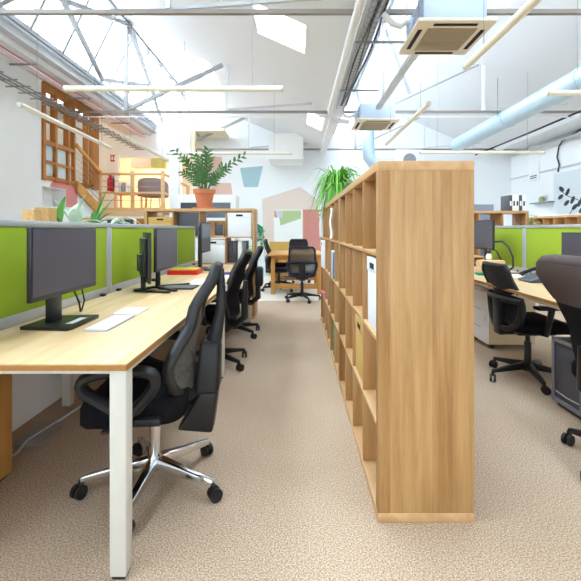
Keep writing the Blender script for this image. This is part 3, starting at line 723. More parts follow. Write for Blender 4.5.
def screen(label, x, y0, y1, group, rail_left=True):
    t = thing('desk_screen', label, 'screen', (x, 0, 0), 0, group)
    z0, z1 = .70, 1.23
    box(-.013,.013,y0+.03,y1-.03,z0+.06,z1-.028,.002).build('fabric_panel', M['green'], t)
    MB().box(-.018,.018,y0,y1,z1-.03,z1,.002).build('top_rail', M['alu'], t)
    box(-.018,.018,y0,y1,z0+.035,z0+.085,.002).build('bottom_rail', M['alu'], t)
    box(-.016,.016,y0,y1,z0,z0+.035).build('white_rail', M['rail'], t, smooth=False)
    for y in (y0, y1-.032): box(-.019,.019,y,y+.032,z0,z1-.03,.002).build('post', M['alu'], t)
    for y in (y0+.12, y1-.12):
        box(-.02,.045,y-.02,y+.02,z0+.034,z0+.052,.004).build('clamp', M['black'], t)
g1, g2 = 'lime screens along the left desk', 'lime screens along the right desk'
screen('lime green desk screen behind the nearest left monitor', -1.337, 1.25, 2.85, g1)
screen('lime green desk screen behind the second left monitor', -1.337, 2.853, 4.45, g1)
screen('short lime green desk screen at the far end of the left desk', -1.337, 4.453, 5.28, g1)
screen('lime green desk screen behind the monitor at the right edge', 2.395, 2.6, 4.20, g2)
screen('lime green desk screen behind the far right monitor and its cables', 2.395, 4.203, 4.95, g2)

# ------------------------------------------------------------------ monitors (front is local +x)
def monitor(label, x, y, rz, group, w=.54, h=.315, z0=.145, base_='flat', dy=0.0, split=False, nx=-.075):
    t = thing('monitor', label, 'monitor', (x, y, ZD), rz, group)
    MB().box(-.022,0,dy-w/2,dy+w/2,z0,z0+h,.004).box(-.05,-.02,dy-w*.36,dy+w*.36,z0+.04,z0+h-.04,.012).build('housing', M['bezel'], t)
    box(-.001,.002,dy-w/2+.008,dy+w/2-.008,z0+.022,z0+h-.008).build('display', M['screen'], t, smooth=False)
    if split: box(.002,.003,dy-w/2+.03,dy+w/2-.03,z0+h*.5,z0+h-.02).build('painted_reflection', M['greyb'], t, smooth=False)  # paler upper half is a reflection painted onto the display
    sb = MB()
    for i in range(5): sb.box(0,.003,dy+w*.28+i*.022,dy+w*.28+i*.022+.008,z0+.007,z0+.012)
    sb.build('button', M['tower2'], t, smooth=False)
    if base_ == 'flat':
        MB().box(-.085,-.055,-.045,.045,.012,z0+h*.55,.006).build('neck', M['bezel'], t)
        box(-.056,-.045,-.07,.07,z0+.05,z0+.2,.004).build('mount', M['bezel'], t)
        n = MB().prism([(-.15,-.12),(.075,-.145),(.085,-.12),(.085,.12),(.075,.145),(-.15,.12)], lambda a,b,q: (a,b,q), 0, .014); n.build('base', M['bezel'], t)
        box(.02,.055,-.06,.07,.014,.0146).build('sticker', M['sticker'], t, smooth=False, label='silver label')
    else:
        MB().tube([(nx,0,.02),(nx,0,z0+h*.5)], .018, 10).build('neck', M['bezel'], t)
        box(-.075,-.045,-.05,.05,z0+.08,z0+.2,.004).build('mount', M['bezel'], t)
        for s_ in (-1, 1): MB().bar((-.09,0,.012),(.12,s_*.19,.008),.03,.014,bev=.003).build('foot', M['bezel'], t)
    return t
gM, gN = 'monitors on the left desk', 'monitors on the right desk'
monitor('dark monitor on a square base, nearest on the left desk', -1.09, 1.93, 0, gM, dy=0.0)
monitor('second dark monitor on the left desk, on splayed feet', -.99, 3.11, 0, gM, base_='vee', w=.50)
monitor('slim dark monitor seen edge-on left of the second left monitor', -1.085, 2.96, math.radians(27), gM, base_='vee', w=.34, h=.36, z0=.07, nx=-.035)
monitor('small far monitor at the end of the left desk before the divider bookcase', -1.03, 4.62, 0, gM, base_='flat', w=.46, h=.34, z0=.19, split=True)
monitor('dark monitor on the far right desk beside the black cable loop', 2.10, 4.58, PI, gN, w=.56, h=.33, z0=.225)
monitor('dark monitor cut off by the right edge of the view', 2.10, 2.92, PI, gN, w=.54, h=.315, z0=.115)
tag(MB().tube([(-1.15,2.02,.98),(-1.17,2.10,.90),(-1.14,2.12,.80),(-1.16,2.17,.745)], .005, 8).tube([(-1.15,2.10,.98),(-1.16,2.17,.90),(-1.15,2.19,.80),(-1.17,2.20,.745)], .004, 8).build('monitor_cable', M['cable']), 'thin black cables hanging behind the nearest left monitor', 'cable')
tag(MB().tube([(2.17,4.42,1.05),(2.2,4.3,1.06),(2.22,4.2,1.0),(2.22,4.12,.90),(2.22,4.12,.80),(2.2,4.2,.745)], .010, 8).tube([(2.16,4.5,.98),(2.2,4.42,.95),(2.22,4.36,.85),(2.2,4.34,.745)], .007, 8).build('monitor_cable', M['cable']), 'thick black cable loop beside the far right monitor', 'cable')

# ------------------------------------------------------------------ small things on the left desk
def slab(name, label, cat, x0, x1, y0, y1, h, m, group=None, z=ZD, bev=.003):
    o = box(-(x1-x0)/2,(x1-x0)/2,-(y1-y0)/2,(y1-y0)/2,0,h,bev).build(name, M[m], None, loc=((x0+x1)/2,(y0+y1)/2,z))
    return tag(o, label, cat, group)
t = thing('keyboard', 'slim white keyboard in front of the nearest left monitor', 'keyboard', (-.888, 1.935, ZD), 0, 'keyboards on the left desk')
box(-.056,.056,-.155,.155,0,.008,.003).build('body', M['alu'], t)
k = MB()
for i in range(5):
    for j in range(14): k.box(-.05+i*.0205,-.05+i*.0205+.0175,-.148+j*.0213,-.148+j*.0213+.018,.008,.0095)
k.build('keys', M['offwhite'], t, smooth=False)
slab('trackpad', 'white trackpad beyond the nearest keyboard', 'trackpad', -.965,-.835,2.12,2.29,.010,'offwhite')
t = thing('tablet', 'black closed tablet folder in front of the second left monitor', 'tablet', (-.90,3.11,ZD))
box(-.13,.13,-.095,.095,0,.011,.004).build('case', M['black'], t); box(-.12,.12,-.085,.085,.011,.0125).build('cover', M['screen'], t, smooth=False)
slab('keyboard', 'white keyboard beyond the black tablet folder', 'keyboard', -.90,-.77,3.28,3.62,.008,'offwhite','keyboards on the left desk')
slab('paper_sheet', 'white sheet of paper halfway down the left desk', 'paper', -.80,-.60,3.72,4.0,.003,'paper',bev=0)
slab('paper_sheet', 'white papers at the far end of the left desk', 'paper', -.74,-.60,4.7,5.1,.006,'paper',bev=0)
slab('pen', 'dark pen case lying beyond the red tray', 'pen', -1.0,-.82,4.38,4.42,.014,'black')
slab('phone', 'black phone lying near the screen, left of the red tray', 'phone', -1.27,-1.2,3.5,3.58,.02,'black')
slab('small_dock', 'purple gadget on the left desk behind the first chair back', 'gadget', -.74,-.66,3.98,4.06,.025,'purple')
t = thing('letter_tray', 'red letter tray with yellow papers on the left desk', 'tray', (-1.13,4.12,ZD))
MB().box(-.15,.15,-.12,.12,0,.006).box(-.15,.15,-.12,-.114,.006,.045).box(-.15,-.144,-.114,.12,.006,.045).box(.144,.15,-.114,.12,.006,.045).build('tray', M['red'], t, smooth=False)
box(-.13,.13,-.1,.11,.006,.055,.002).build('papers', M['yellow'], t, smooth=False)

# ------------------------------------------------------------------ right desk things
t = thing('paper_sorter', 'pale wooden sorter box on the far right desk below the monitor', 'box', (1.93,4.22,ZD))
MB().box(-.02,.24,-.05,.06,0,.13,.012).build('case', M['beech'], t)
t = thing('letter_rack', 'low letter rack with white papers at the end of the right desk', 'rack', (1.99,4.62,ZD))
MB().box(-.2,.1,-.15,.15,0,.01).box(-.2,.1,-.15,.15,.085,.095).box(-.2,.1,-.15,.15,.14,.15).box(-.2,-.19,-.15,.15,.01,.14).box(.09,.1,-.15,.15,.01,.14).build('rack', M['beech'], t, smooth=False)
box(-.17,.08,-.14,.12,.01,.04).build('papers', M['paper'], t, smooth=False)
t = thing('cat_figurine', 'small white and brown cat figurine below the far right monitor', 'figurine', (1.96,4.30,ZD+.13) if False else (2.03,4.24,ZD+.13))
MB().lathe([(.018,0),(.03,.012),(.032,.035),(.022,.06),(.016,.07)], 14).build('body', M['cat1'], t)
hd = MB().lathe([(.001,.062),(.018,.068),(.024,.085),(.018,.102),(.001,.108)], 14); hd.prism([(-.02,.095),(-.006,.1),(-.016,.12)], lambda a,b,q:(q,a,b), -.004,.004); hd.prism([(.006,.1),(.02,.095),(.016,.12)], lambda a,b,q:(q,a,b), -.004,.004); hd.build('head', M['cat2'], t)
slab('tape_case', 'bright green pouch lying on the right desk', 'pouch', 1.79,1.89,3.95,4.05,.03,'grn2',bev=.01)
slab('notebook', 'white notebook in front of the black cable loop', 'notebook', 1.95,2.2,3.72,3.98,.012,'paper')
slab('keyboard', 'dark keyboard beside the right screen post', 'keyboard', 2.17,2.32,3.68,4.08,.016,'tower')
t = thing('desk_phone', 'grey desk phone behind the near right chair back', 'phone', (2.05,3.48,ZD))
MB().hull8([Vector(v) for v in ((-.08,-.1,0),(.1,-.1,0),(.1,.1,0),(-.08,.1,0),(-.08,-.1,.02),(.1,-.1,.075),(.1,.1,.075),(-.08,.1,.02))], .004).build('body', M['tower'], t)
MB().tube([(-.07,.06,.06),(-.04,.065,.075),(.04,.065,.105),(.085,.06,.11)], [.022,.016,.016,.022], 10).build('handset', M['black'], t)
# drawer pedestal and bin-like tower under the right desk
t = thing('drawer_pedestal', 'white three-drawer pedestal under the far end of the right desk', 'cabinet', (1.90,3.97,0))
box(.004,.46,0,.43,.05,.60,.003).build('carcass', M['beige'], t)
for i, (z0, z1) in enumerate(((.055,.225),(.23,.40),(.405,.595))):
    d = box(-.014,.004,.004,.426,z0,z1,.003).build('drawer', M['ped'], t)
    box(-.020,-.014,.14,.29,z1-.03,z1-.022).build('handle', M['alu'], d, smooth=False)
MB().cyl((-.014,.05,.30),(-.02,.05,.30),.008).build('lock', M['alu'], t)
for x, y in ((.05,.05),(.05,.38),(.41,.05),(.41,.38)): MB().cyl((x,y-.01,.025),(x,y+.01,.025),.025).box(x-.01,x+.01,y-.012,y+.012,.025,.055).build('caster', M['rubber'], t)
t = thing('computer_tower', 'dark grey plastic computer tower under the right desk', 'computer', (1.76,2.46,0))
box(0,.42,0,.30,.03,.455,.014).build('case', M['tower'], t)
MB().box(-.012,0,.0,.30,.03,.06,.004).box(-.012,0,.0,.30,.43,.46,.004).box(-.012,0,.0,.028,.06,.43,.004).box(-.012,0,.272,.30,.06,.43,.004).build('front_frame', M['tower2'], t)
MB().tube([(-.006,.04,.10),(-.009,.15,.095),(-.006,.26,.10)], .004, 6).build('trim_line', M['sticker'], t)
for x in (.04,.38): box(x-.02,x+.02,.02,.28,0,.03).build('foot', M['rubber'], t, smooth=False)

# ------------------------------------------------------------------ chairs (front is local -x)
def five_star(t, m, ang0=0.0, r=.31, col=None):
    for i in range(5):
        a = math.radians(ang0 + 72*i); c_, s_ = math.cos(a), math.sin(a)
        def P(rr, ww, z): return Vector((c_*rr - s_*ww, s_*rr + c_*ww, z))
        MB().hull8([P(.02,-.026,.085), P(r,-.016,.066), P(r,.016,.066), P(.02,.026,.085), P(.02,-.022,.14), P(r+.005,-.012,.09), P(r+.005,.012,.09), P(.02,.022,.14)], .006).build('base_leg', M[m], t)
        q = math.radians(ang0 + 72*i + 55 + 30*((i*7) % 3)); tx, ty = math.cos(q), math.sin(q)
        c = Vector((c_*r, s_*r, .029))
        w = MB()
        for o in (-.014, .014):
            cc = c + Vector((-ty*o, tx*o, 0)) + Vector((tx*.012, ty*.012, 0))
            w.cyl(cc - Vector((-ty*.008, tx*.008, 0)), cc + Vector((-ty*.008, tx*.008, 0)), .029, seg=16)
        w.cyl(c + Vector((0,0,.01)), c + Vector((0,0,.045)), .012)
        w.build('caster', M['rubber'], t)
    MB().cyl((0,0,.07),(0,0,.145),.036,.032,18).build('hub', M[m], t)
    MB().cyl((0,0,.14),(0,0,.30),.026,seg=18).build('gas_column', M[col or m], t)
    MB().cyl((0,0,.28),(0,0,.40),.018,seg=14).build('piston', M['black'], t)

def seat(t, m, x0=-.27, x1=.20, hw=.245, zt=.50, zb=.41):
    def prof(a):   # superellipse outline
        e = .42
        return (math.copysign(abs(math.cos(a))**e, math.cos(a)), math.copysign(abs(math.sin(a))**e, math.sin(a)))
    cx_, hx = (x0+x1)/2, (x1-x0)/2
    b = MB(); n = 36; rings = []
    for (k, z) in ((.80,zb),(.93,zb+.012),(1.0,zb+.04),(1.0,zt-.025),(.96,zt-.008),(.86,zt),(.5,zt-.006)):
        R = []
        for i in range(n):
            u, v = prof(2*PI*i/n)
            x = cx_ + u*hx*k; y = v*hw*k*(1 - .06*u)
            zz = z - (.035*max(0, (-u*k-.55)/.45)**2)          # waterfall front
            R.append(b.bm.verts.new((x, y, zz)))
        rings.append(R)
    for A, B in zip(rings, rings[1:]):
        for i in range(n): b.bm.faces.new((A[i],A[(i+1)%n],B[(i+1)%n],B[i]))
    b.bm.faces.new(list(reversed(rings[0]))); b.bm.faces.new(rings[-1])
    b.build('seat', M[m], t)
    MB().box(cx_-.14,cx_+.16,-.1,.1,zb-.035,zb+.02,.012).build('mechanism', M['black'], t)
    MB().cyl((cx_-.02,-.10,.40),(cx_-.06,-.24,.39),.008).box(cx_-.09,cx_-.03,-.29,-.23,.385,.396,.004).build('lever', M['black'], t)

def interp(tab, v):
    for (a, x), (b, y) in zip(tab, tab[1:]):
        if v <= b:
            k = (v-a)/(b-a); k = k*k*(3-2*k); return x + (y-x)*k
    return tab[-1][1]

def back_fn(z0, z1, xs, hw, wrap, off=0.0):
    def fn(u, v):
        w_ = interp(hw, v); return (interp(xs, v) - interp(wrap, v)*abs(u)**2.0 + off, u*w_, z0 + (z1-z0)*v)
    return fn
def border(fn, n=14, m=10):
    P = [fn(-1, j/n) for j in range(n+1)] + [fn(-1+2*i/m, 1) for i in range(1, m)]
    P += [fn(1, 1-j/n) for j in range(n+1)] + [fn(1-2*i/m, 0) for i in range(1, m)]
    return P

def arm_loop(t, s_, x=0.0):
    y = s_*.275
    P = [(-.25,y,.585),(-.20,y,.615),(-.10,y,.625),(.0,y,.62),(.03,y,.59),(.02,y,.55),(-.02,y,.50),(-.06,y,.465),(-.12,y,.475),(-.19,y,.515),(-.24,y,.545)]
    n = len(P); Q = []
    for i in range(n):
        a, b_, c_, d = (Vector(P[(i+k) % n]) for k in (-1,0,1,2))
        for k in range(3):
            q = k/3; Q.append(.5*((2*b_) + (c_-a)*q + (2*a-5*b_+4*c_-d)*q*q + (3*b_-a-3*c_+d)*q**3))
    Q = [q + Vector((x,0,0)) for q in Q]
    MB().tube(Q, .024, 10, closed=True, flat=1.25).build('armrest', M['frame'], t)
    MB().box(-.05+x,.05+x,min(s_*.14,y),max(s_*.14,y),.40,.43,.006).build('arm_bracket', M['black'], t)

def t_arm(t, s_, x=0.0):
    y = s_*.27
    MB().tube([(x+.02,s_*.16,.41),(x+.02,y,.42),(x+.0,y,.50),(x-.02,y,.60)], [.02,.022,.02,.024], 10).build('armrest', M['black'], t)
    MB().box(x-.14,x+.10,y-.04,y+.04,.60,.625,.01).build('arm_pad', M['black'], t)

def ergo_chair(label, loc, rz, group, base_m='chrome', col=None, ang=-25):
    """high mesh back in a broad ring frame, carried by a spine with a rear shroud"""
    t = thing('office_chair', label, 'chair', loc, rz, group)
    five_star(t, base_m, ang, .31, col)
    seat(t, 'fabric', -.26, .18, .25, .50, .37)
    xs = [(0,.19),(.25,.18),(.62,.21),(1,.285)]; hw = [(0,.13),(.15,.205),(.30,.21),(.62,.105),(.92,.065),(1,.04)]; wr = [(0,.045),(.25,.07),(.62,.02),(1,.0)]
    fn = back_fn(.45, 1.012, xs, hw, wr)
    MB().sheet(fn, 14, 22, .004).build('back_mesh', M['mesh'], t)
    MB().tube(border(fn, 16, 8), .022, 10, closed=True, flat=1.2).build('back_frame', M['frame'], t)
    MB().sheet(lambda u,v: (fn(u,.02+.2*v)[0]-.006, fn(u,.02+.2*v)[1]*.98, fn(u,.02+.2*v)[2]), 12, 6, .012).build('lumbar_pad', M['fabric'], t)
    MB().tube([(.245,0,.60),(.275,0,.68),(.300,0,.80),(.305,0,.92),(.295,0,1.0)], [.034,.027,.018,.016,.018], 10, flat=1.3).build('spine', M['frame'], t)
    box(.327,.331,-.022,.022,.90,.925).build('maker_tag', M['sticker'], t, smooth=False, label='small pale label')
    MB().hull8([Vector(v) for v in ((.19,-.085,.44),(.30,-.07,.44),(.30,.07,.44),(.19,.085,.44),(.215,-.06,.68),(.305,-.05,.66),(.305,.05,.66),(.215,.06,.68))], .02, 3).build('back_shroud', M['frame'], t)
    MB().hull8([Vector(v) for v in ((.11,-.06,.275),(.27,-.055,.255),(.27,.055,.255),(.11,.06,.275),(.21,-.06,.445),(.295,-.055,.445),(.295,.055,.445),(.21,.06,.445))], .015, 3).build('back_support', M['black'], t)
    MB().box(.0,.2,-.05,.05,.335,.39,.012).build('tilt_arm', M['black'], t)
    for s_ in (-1, 1): arm_loop(t, s_, .045)
    return t

def padded_chair(label, loc, rz, group, ang=12, bolster=False):
    """curved upholstered back, black base"""
    t = thing('office_chair', label, 'chair', loc, rz, group)
    five_star(t, 'black', ang, .30)
    seat(t, 'fabric', -.26, .20, .24, .49, .40)
    xs = [(0,.20),(.3,.185),(.7,.245),(1,.31)]; hw = [(0,.17),(.2,.215),(.6,.21),(.9,.15),(1,.10)]; wr = [(0,.04),(.4,.05),(1,.03)]
    MB().sheet(back_fn(.45, .98, xs, hw, wr), 12, 14, .045).build('backrest', M['fabric'], t)
    MB().tube(border(back_fn(.45,.98,xs,hw,wr,.005), 12, 8), .022, 8, closed=True).build('back_frame', M['frame'], t)
    MB().tube([(.05,0,.38),(.20,0,.36),(.27,0,.42),(.27,0,.60),(.28,0,.74)], [.03,.034,.034,.03,.02], 10, flat=1.5).build('back_support', M['black'], t)
    if bolster: MB().box(.24,.33,-.12,.12,.55,.76,.03,3).build('lumbar_support', M['black'], t)
    for s_ in (-1, 1): t_arm(t, s_, -.02)
    return t

def mesh_chair(label, loc, rz, group, ang=0, m='mesh2', seat_m='fabric', arms=True, top=1.0, fm='frame'):
    """square mesh back over a hoop-shaped lumbar frame"""
    t = thing('office_chair', label, 'chair', loc, rz, group)
    five_star(t, 'black', ang, .30)
    seat(t, seat_m, -.26, .20, .24, .49, .40)
    xs = [(0,.20),(.3,.19),(1,.285)]; hw = [(0,.20),(.25,.225),(.85,.205),(.97,.19),(1,.17)]; wr = [(0,.035),(1,.02)]
    fn = back_fn(.47, top, xs, hw, wr)
    MB().sheet(fn, 12, 14, .005).build('back_mesh', M[m], t)
    MB().tube(border(fn, 14, 10), .016, 8, closed=True).build('back_frame', M[fm], t)
    fl = back_fn(.42, .65, [(0,.215),(1,.225)], [(0,.15),(.3,.22),(1,.24)], [(0,.05),(1,.06)], .02)
    MB().tube([fl(-1,1),fl(-1,.8),fl(-1,.5),fl(-.9,.2),fl(-.6,0),fl(0,0),fl(.6,0),fl(.9,.2),fl(1,.5),fl(1,.8),fl(1,1),fl(.6,1),fl(0,1),fl(-.6,1)], .022, 8, closed=True).build('lumbar_hoop', M[fm], t)
    MB().hull8([Vector(v) for v in ((.19,-.05,.36),(.25,-.05,.36),(.25,.05,.36),(.19,.05,.36),(.225,-.055,.66),(.26,-.055,.66),(.26,.055,.66),(.225,.055,.66))], .012).box(.05,.23,-.04,.04,.36,.40,.01).build('back_support', M['black'], t)
    if arms:
        for s_ in (-1, 1): t_arm(t, s_, .0)
    return t

def exec_chair(label, loc, rz, group, ang=0):
    """wide padded back, grey above black"""
    t = thing('office_chair', label, 'chair', loc, rz, group)
    five_star(t, 'black', ang, .32)
    seat(t, 'fabric', -.27, .22, .26, .50, .39)
    xs = [(0,.20),(.3,.20),(1,.30)]; hw = [(0,.14),(.3,.19),(.6,.235),(.9,.32),(1,.30)]; wr = [(0,.03),(.5,.03),(1,.02)]
    fn = back_fn(.46, 1.02, xs, hw, wr)
    MB().sheet(lambda u,v: fn(u, v*.63), 14, 10, .07).build('back_lower', M['fabric'], t)
    b = MB(); b.sheet(lambda u,v: (fn(u*.985, .63+v*.35)[0]+.0, fn(u*.985, .63+v*.35)[1], fn(u,.63+v*.35)[2]), 14, 10, .072); b.build('back_upper', M['taupe'], t)
    MB().tube([fn(-1,.66),fn(-1,.75),fn(-1,.88),fn(-.98,.95),fn(-.9,.985),fn(-.6,1),fn(0,1),fn(.6,1),fn(.9,.985),fn(.98,.95),fn(1,.88),fn(1,.75),fn(1,.66)], .037, 12).build('back_piping', M['taupe'], t)
    MB().tube([(.05,0,.37),(.22,0,.36),(.28,0,.42),(.28,0,.62)], [.03,.035,.035,.03], 10, flat=1.5).build('back_support', M['black'], t)
    for s_ in (-1, 1): t_arm(t, s_, -.02)
    return t

gC, gD, gE = 'office chairs at the left desk', 'office chairs at the right desk', 'office chairs round the meeting table'
ergo_chair('high-backed mesh office chair with a chrome base, nearest on the left', (-.655,1.87,0), math.radians(4), gC)
padded_chair('black padded office chair, second along the left desk', (-.72,3.55,0), math.radians(-4), gC, 40)
padded_chair('black office chair with rear bolster, farthest along the left desk', (-.70,4.55,0), math.radians(3), gC, 30, True)
mesh_chair('black mesh-backed office chair at the far right desk beside the bookcase', (1.84,3.2,0), PI+math.radians(0), gD, 8, 'mesh2', top=.91)
exec_chair('wide office chair with grey upper back cut off by the right edge', (1.67,1.95,0), PI+math.radians(4), gD, 8)

# ------------------------------------------------------------------ meeting corner
t = thing('meeting_table', 'golden pine table at the far end of the aisle', 'table', (0,0,0))
box(-.52,.50,7.3,8.75,.70,.735,.004).build('tabletop', M['pine'], t)
for x in (-.46,.39):
    for y in (7.36,8.62): box(x,x+.075,y,y+.075,0,.70,.004).build('leg', M['pinez'], t)
for y in (7.385,8.64): box(-.385,.39,y,y+.03,.10,.19).build('stretcher', M['pine'], t, smooth=False)
for q in ((-.385,.39,7.385,7.41),(-.385,.39,8.65,8.675),(-.44,-.41,7.435,8.62),(.41,.44,7.435,8.62)): box(*q,.62,.70).build('apron', M['pine'], t, smooth=False)
mesh_chair('dark office chair with see-through mesh back at the near end of the meeting table', (.10,6.72,0), PI/2*3, gE, 20, 'mesh', 'navy', False, .90, 'navy')
mesh_chair('navy office chair at the far end of the meeting table', (.06,9.15,0), PI/2, gE, 10, 'mesh2', 'navy', False, .95, 'navy')
mesh_chair('dark office chair at the left side of the meeting table, nearer one', (-.33,7.72,0), PI, gE, 0, 'mesh2', 'navy', False, .96)
mesh_chair('dark office chair at the left side of the meeting table, farther one', (-.35,8.30,0), PI, gE, 25, 'mesh2', 'navy', False, .97)
t = thing('rattan_bench', 'woven yellow bench back behind the meeting table', 'bench', (-.33,10.6,0))
box(-.38,.38,-.25,.25,.02,.42,.01).build('base', M['pinez'], t)
b = MB().box(-.38,.38,.2,.25,.42,.86,.008)
for i in range(9):
    for j in range(4): b.box(-.35+i*.083,-.35+i*.083+.045,.192,.2,.47+j*.095,.47+j*.095+.05)
b.build('back_panel', M['rattan'], t, smooth=False)
Y = YB-.03
t = thing('whiteboard', 'whiteboard with a green and grey print above the meeting table', 'whiteboard', (0,0,0))
x0,x1 = (274-VX)/F*Y, (302.5-VX)/F*Y; z0,z1 = ZC-(262-VY)/F*Y, ZC-(209.8-VY)/F*Y
box(x0,x1,Y,Y+.025,z0,z1,.004).build('panel', M['board'], t)
b = MB()
b.prism(onwall([(278,210.5),(301,210.5),(301,218.5),(280.5,225.5)],Y), lambda a,b_,q:(a,q,b_), Y-.003, Y); b.build('green_print', M['sage'], t, smooth=False)
MB().prism(onwall([(275.5,210.5),(283,210.5),(282.5,217.5),(277,217.5)],Y), lambda a,b_,q:(a,q,b_), Y-.005, Y-.003).build('grey_print', M['lilac'], t, smooth=False)
MB().prism(onwall([(274.3,210.5),(275.8,210.5),(277,218),(274.3,217)],Y), lambda a,b_,q:(a,q,b_), Y-.004, Y-.001).build('red_print', M['pink2'], t, smooth=False)

# white cabinet beyond the divider bookcase
t = thing('white_cabinet', 'white cabinet with dark glass front behind the terracotta pot', 'cabinet', (-2.35,8.0,0))
box(0,1.15,0,.5,0,1.88,.006).build('carcass', M['white'], t); box(.06,1.05,-.004,.002,1.42,1.72).build('glass_front', M['glassd'], t, smooth=False)
t = thing('black_cabinet', 'dark display cabinet with wooden top below the landing', 'cabinet', (-3.35,7.0,0))
box(0,.9,0,.4,0,1.42,.004).build('carcass', M['wallg'], t); box(-.03,.93,-.02,.42,1.42,1.46,.003).build('wooden_top', M['beech'], t)
f_ = MB().box(.05,.55,-.012,0,1.1,1.12).box(.05,.55,-.012,0,1.36,1.38).box(.05,.07,-.012,0,1.12,1.36).box(.53,.55,-.012,0,1.12,1.36); f_.build('door_frame', M['beech'], t, smooth=False)
box(.07,.53,-.006,.001,1.12,1.36).build('dark_door', M['glassd'], t, smooth=False)
box(.58,.88,-.006,.001,1.1,1.38).build('cork_panel', M['osb2'], t, smooth=False)
tag(box(-2.0,-1.32,9.4,9.42,0,.9).build('divider_panel', M['wallw'], smooth=False), 'white half-height divider panel beyond the bookcase', 'panel') if False else None

# ------------------------------------------------------------------ landing: railing, steps, things
t = thing('landing_railing', 'pale timber railing with wire rails along the landing', 'railing', (0,0,ZP))
Yr = 9.02
for x in (-4.38, -3.66, -2.98): MB().box(x-.035,x+.035,Yr-.035,Yr+.035,0,.86,.004).build('post', M['beech'], t)
box(-4.40,-2.95,Yr-.03,Yr+.03,.76,.81,.004).build('handrail', M['beech'], t); box(-4.36,-2.98,Yr-.02,Yr+.02,.35,.39,.003).build('mid_rail', M['beech'], t)
b = MB()
for z in (.2,.5,.63): b.cyl((-4.36,Yr,z),(-3.0,Yr,z),.006,seg=6)
b.build('wire_rail', M['wire'], t)
for a, b_ in (((-2.98,Yr,.80),(-2.55,9.5,.55)),((-2.98,Yr,.38),(-2.55,9.5,.13))): MB().bar(a,b_,.04,.05).build('sloping_rail', M['beech'], t, smooth=False)
box(-2.58,-2.52,9.47,9.53,-1.62,.58).build('newel_post', M['beech'], t, smooth=False)
box(-4.42,-2.95,8.90,8.95,-.14,.03).build('fascia', M['beech'], t, smooth=False)
t = thing('stair_flight', 'short timber stair with wire rail from the timber window down to the landing', 'stair', (0,0,0))
MB().hull8([Vector(v) for v in ((XL+.04,8.0,1.95),(XL+.08,8.0,1.95),(XL+.08,8.9,1.50),(XL+.04,8.9,1.50),(XL+.04,8.0,2.15),(XL+.08,8.0,2.15),(XL+.08,8.9,1.72),(XL+.04,8.9,1.72))]).build('stringer', M['pine'], t, smooth=False)
for i in range(3): box(XL-.9,XL+.04,8.05+i*.28,8.35+i*.28,2.0-i*.12,2.04-i*.12).build('tread', M['pine'], t, smooth=False)
MB().bar((XL+.06,7.95,2.86),(XL+.06,8.95,2.45),.05,.06).build('handrail', M['pine'], t, smooth=False)
b = MB()
for k in range(5): b.cyl((XL+.06,7.98,2.25+k*.12),(XL+.06,8.92,1.82+k*.12),.005,seg=6)
b.build('wire_rail', M['wire'], t)
Yw = 10.99
t = thing('fire_extinguisher', 'red fire extinguisher on the landing wall', 'fire extinguisher', (-5.02,10.9,2.22))
MB().lathe([(.07,0),(.08,.02),(.08,.32),(.05,.38),(.02,.40)], 16).build('cylinder', M['ext'], t)
MB().box(-.05,.03,-.015,.015,.40,.44,.004).build('handle', M['black'], t); MB().tube([(.03,0,.42),(.09,0,.38),(.10,0,.2),(.09,0,.1)], .01, 8).build('hose', M['black'], t)
box(-.03,.03,.06,.10,.1,.3).build('wall_bracket', M['tower'], t, smooth=False)
t = thing('fire_sign', 'red and white fire extinguisher sign on the landing wall', 'sign', (-4.98,Yw,3.13))
box(-.075,.075,-.012,.0,-.09,.09).build('plate', M['sign'], t, smooth=False)
MB().box(-.045,-.01,-.015,-.012,-.05,.04).box(-.038,-.018,-.015,-.012,.04,.06).box(.015,.05,-.015,-.012,-.05,.0).prism([(.012,.01),(.055,.01),(.033,.06)], lambda a,b_,q:(a,q,b_), -.015,-.012).build('pictogram', M['paper'], t, smooth=False)
tag(box(-5.0,-4.86,10.84,10.98,ZP,2.2,.004).build('white_post', M['white']), 'white pedestal below the fire extinguisher', 'pedestal')
t = thing('wall_air_conditioner', 'white and green unit under the ceiling of the cream room', 'air conditioner', (-4.35,12.0,3.02))
box(-.5,.1,-.2,.2,0,.3,.01).build('body', M['steel'], t); box(.1,.45,-.2,.2,0,.3,.01).build('side_unit', M['sage'], t)
MB().cyl((-.2,0,.3),(-.2,0,1.1),.02).cyl((.2,0,.3),(.2,0,1.1),.02).build('hanger_rod', M['wire'], t)
t = thing('rounded_armchair', 'grey rounded armchair behind the landing railing', 'chair', (-3.6,10.3,ZP))
MB().sheet(lambda u,v: (.36*math.sin(u*1.5), -.1-.26*math.cos(u*1.5), .38+.44*v-.16*abs(u)**3*v), 14, 6, .06).build('backrest', M['stone'], t)
MB().lathe([(.05,.36),(.32,.37),(.34,.42),(.30,.46),(.05,.47)], 20).build('seat', M['stone'], t)
for a in (45,135,225,315): MB().cyl((.22*math.cos(math.radians(a)),.22*math.sin(math.radians(a)),.37),(.28*math.cos(math.radians(a)),.28*math.sin(math.radians(a)),0),.015).build('leg', M['beech'], t)
t = thing('side_table', 'light wooden table with a small plant behind the landing railing', 'table', (-4.1,10.2,ZP))
box(-.45,.3,-.2,.2,.42,.45,.003).build('tabletop', M['beech'], t)
for x in (-.4,.25):
    for y in (-.16,.16): box(x-.02,x+.02,y-.02,y+.02,0,.42).build('leg', M['beech'], t, smooth=False)
t = thing('bonsai', 'tiny bonsai plant on the table behind the railing', 'plant', (-3.95,10.2,ZP+.45))
MB().box(-.09,.09,-.05,.05,0,.04,.006).build('tray', M['black'], t); MB().tube([(0,0,.04),(.02,0,.1),(-.02,0,.16),(.01,0,.2)], [.014,.012,.009,.006], 6).build('trunk', M['osb2'], t)
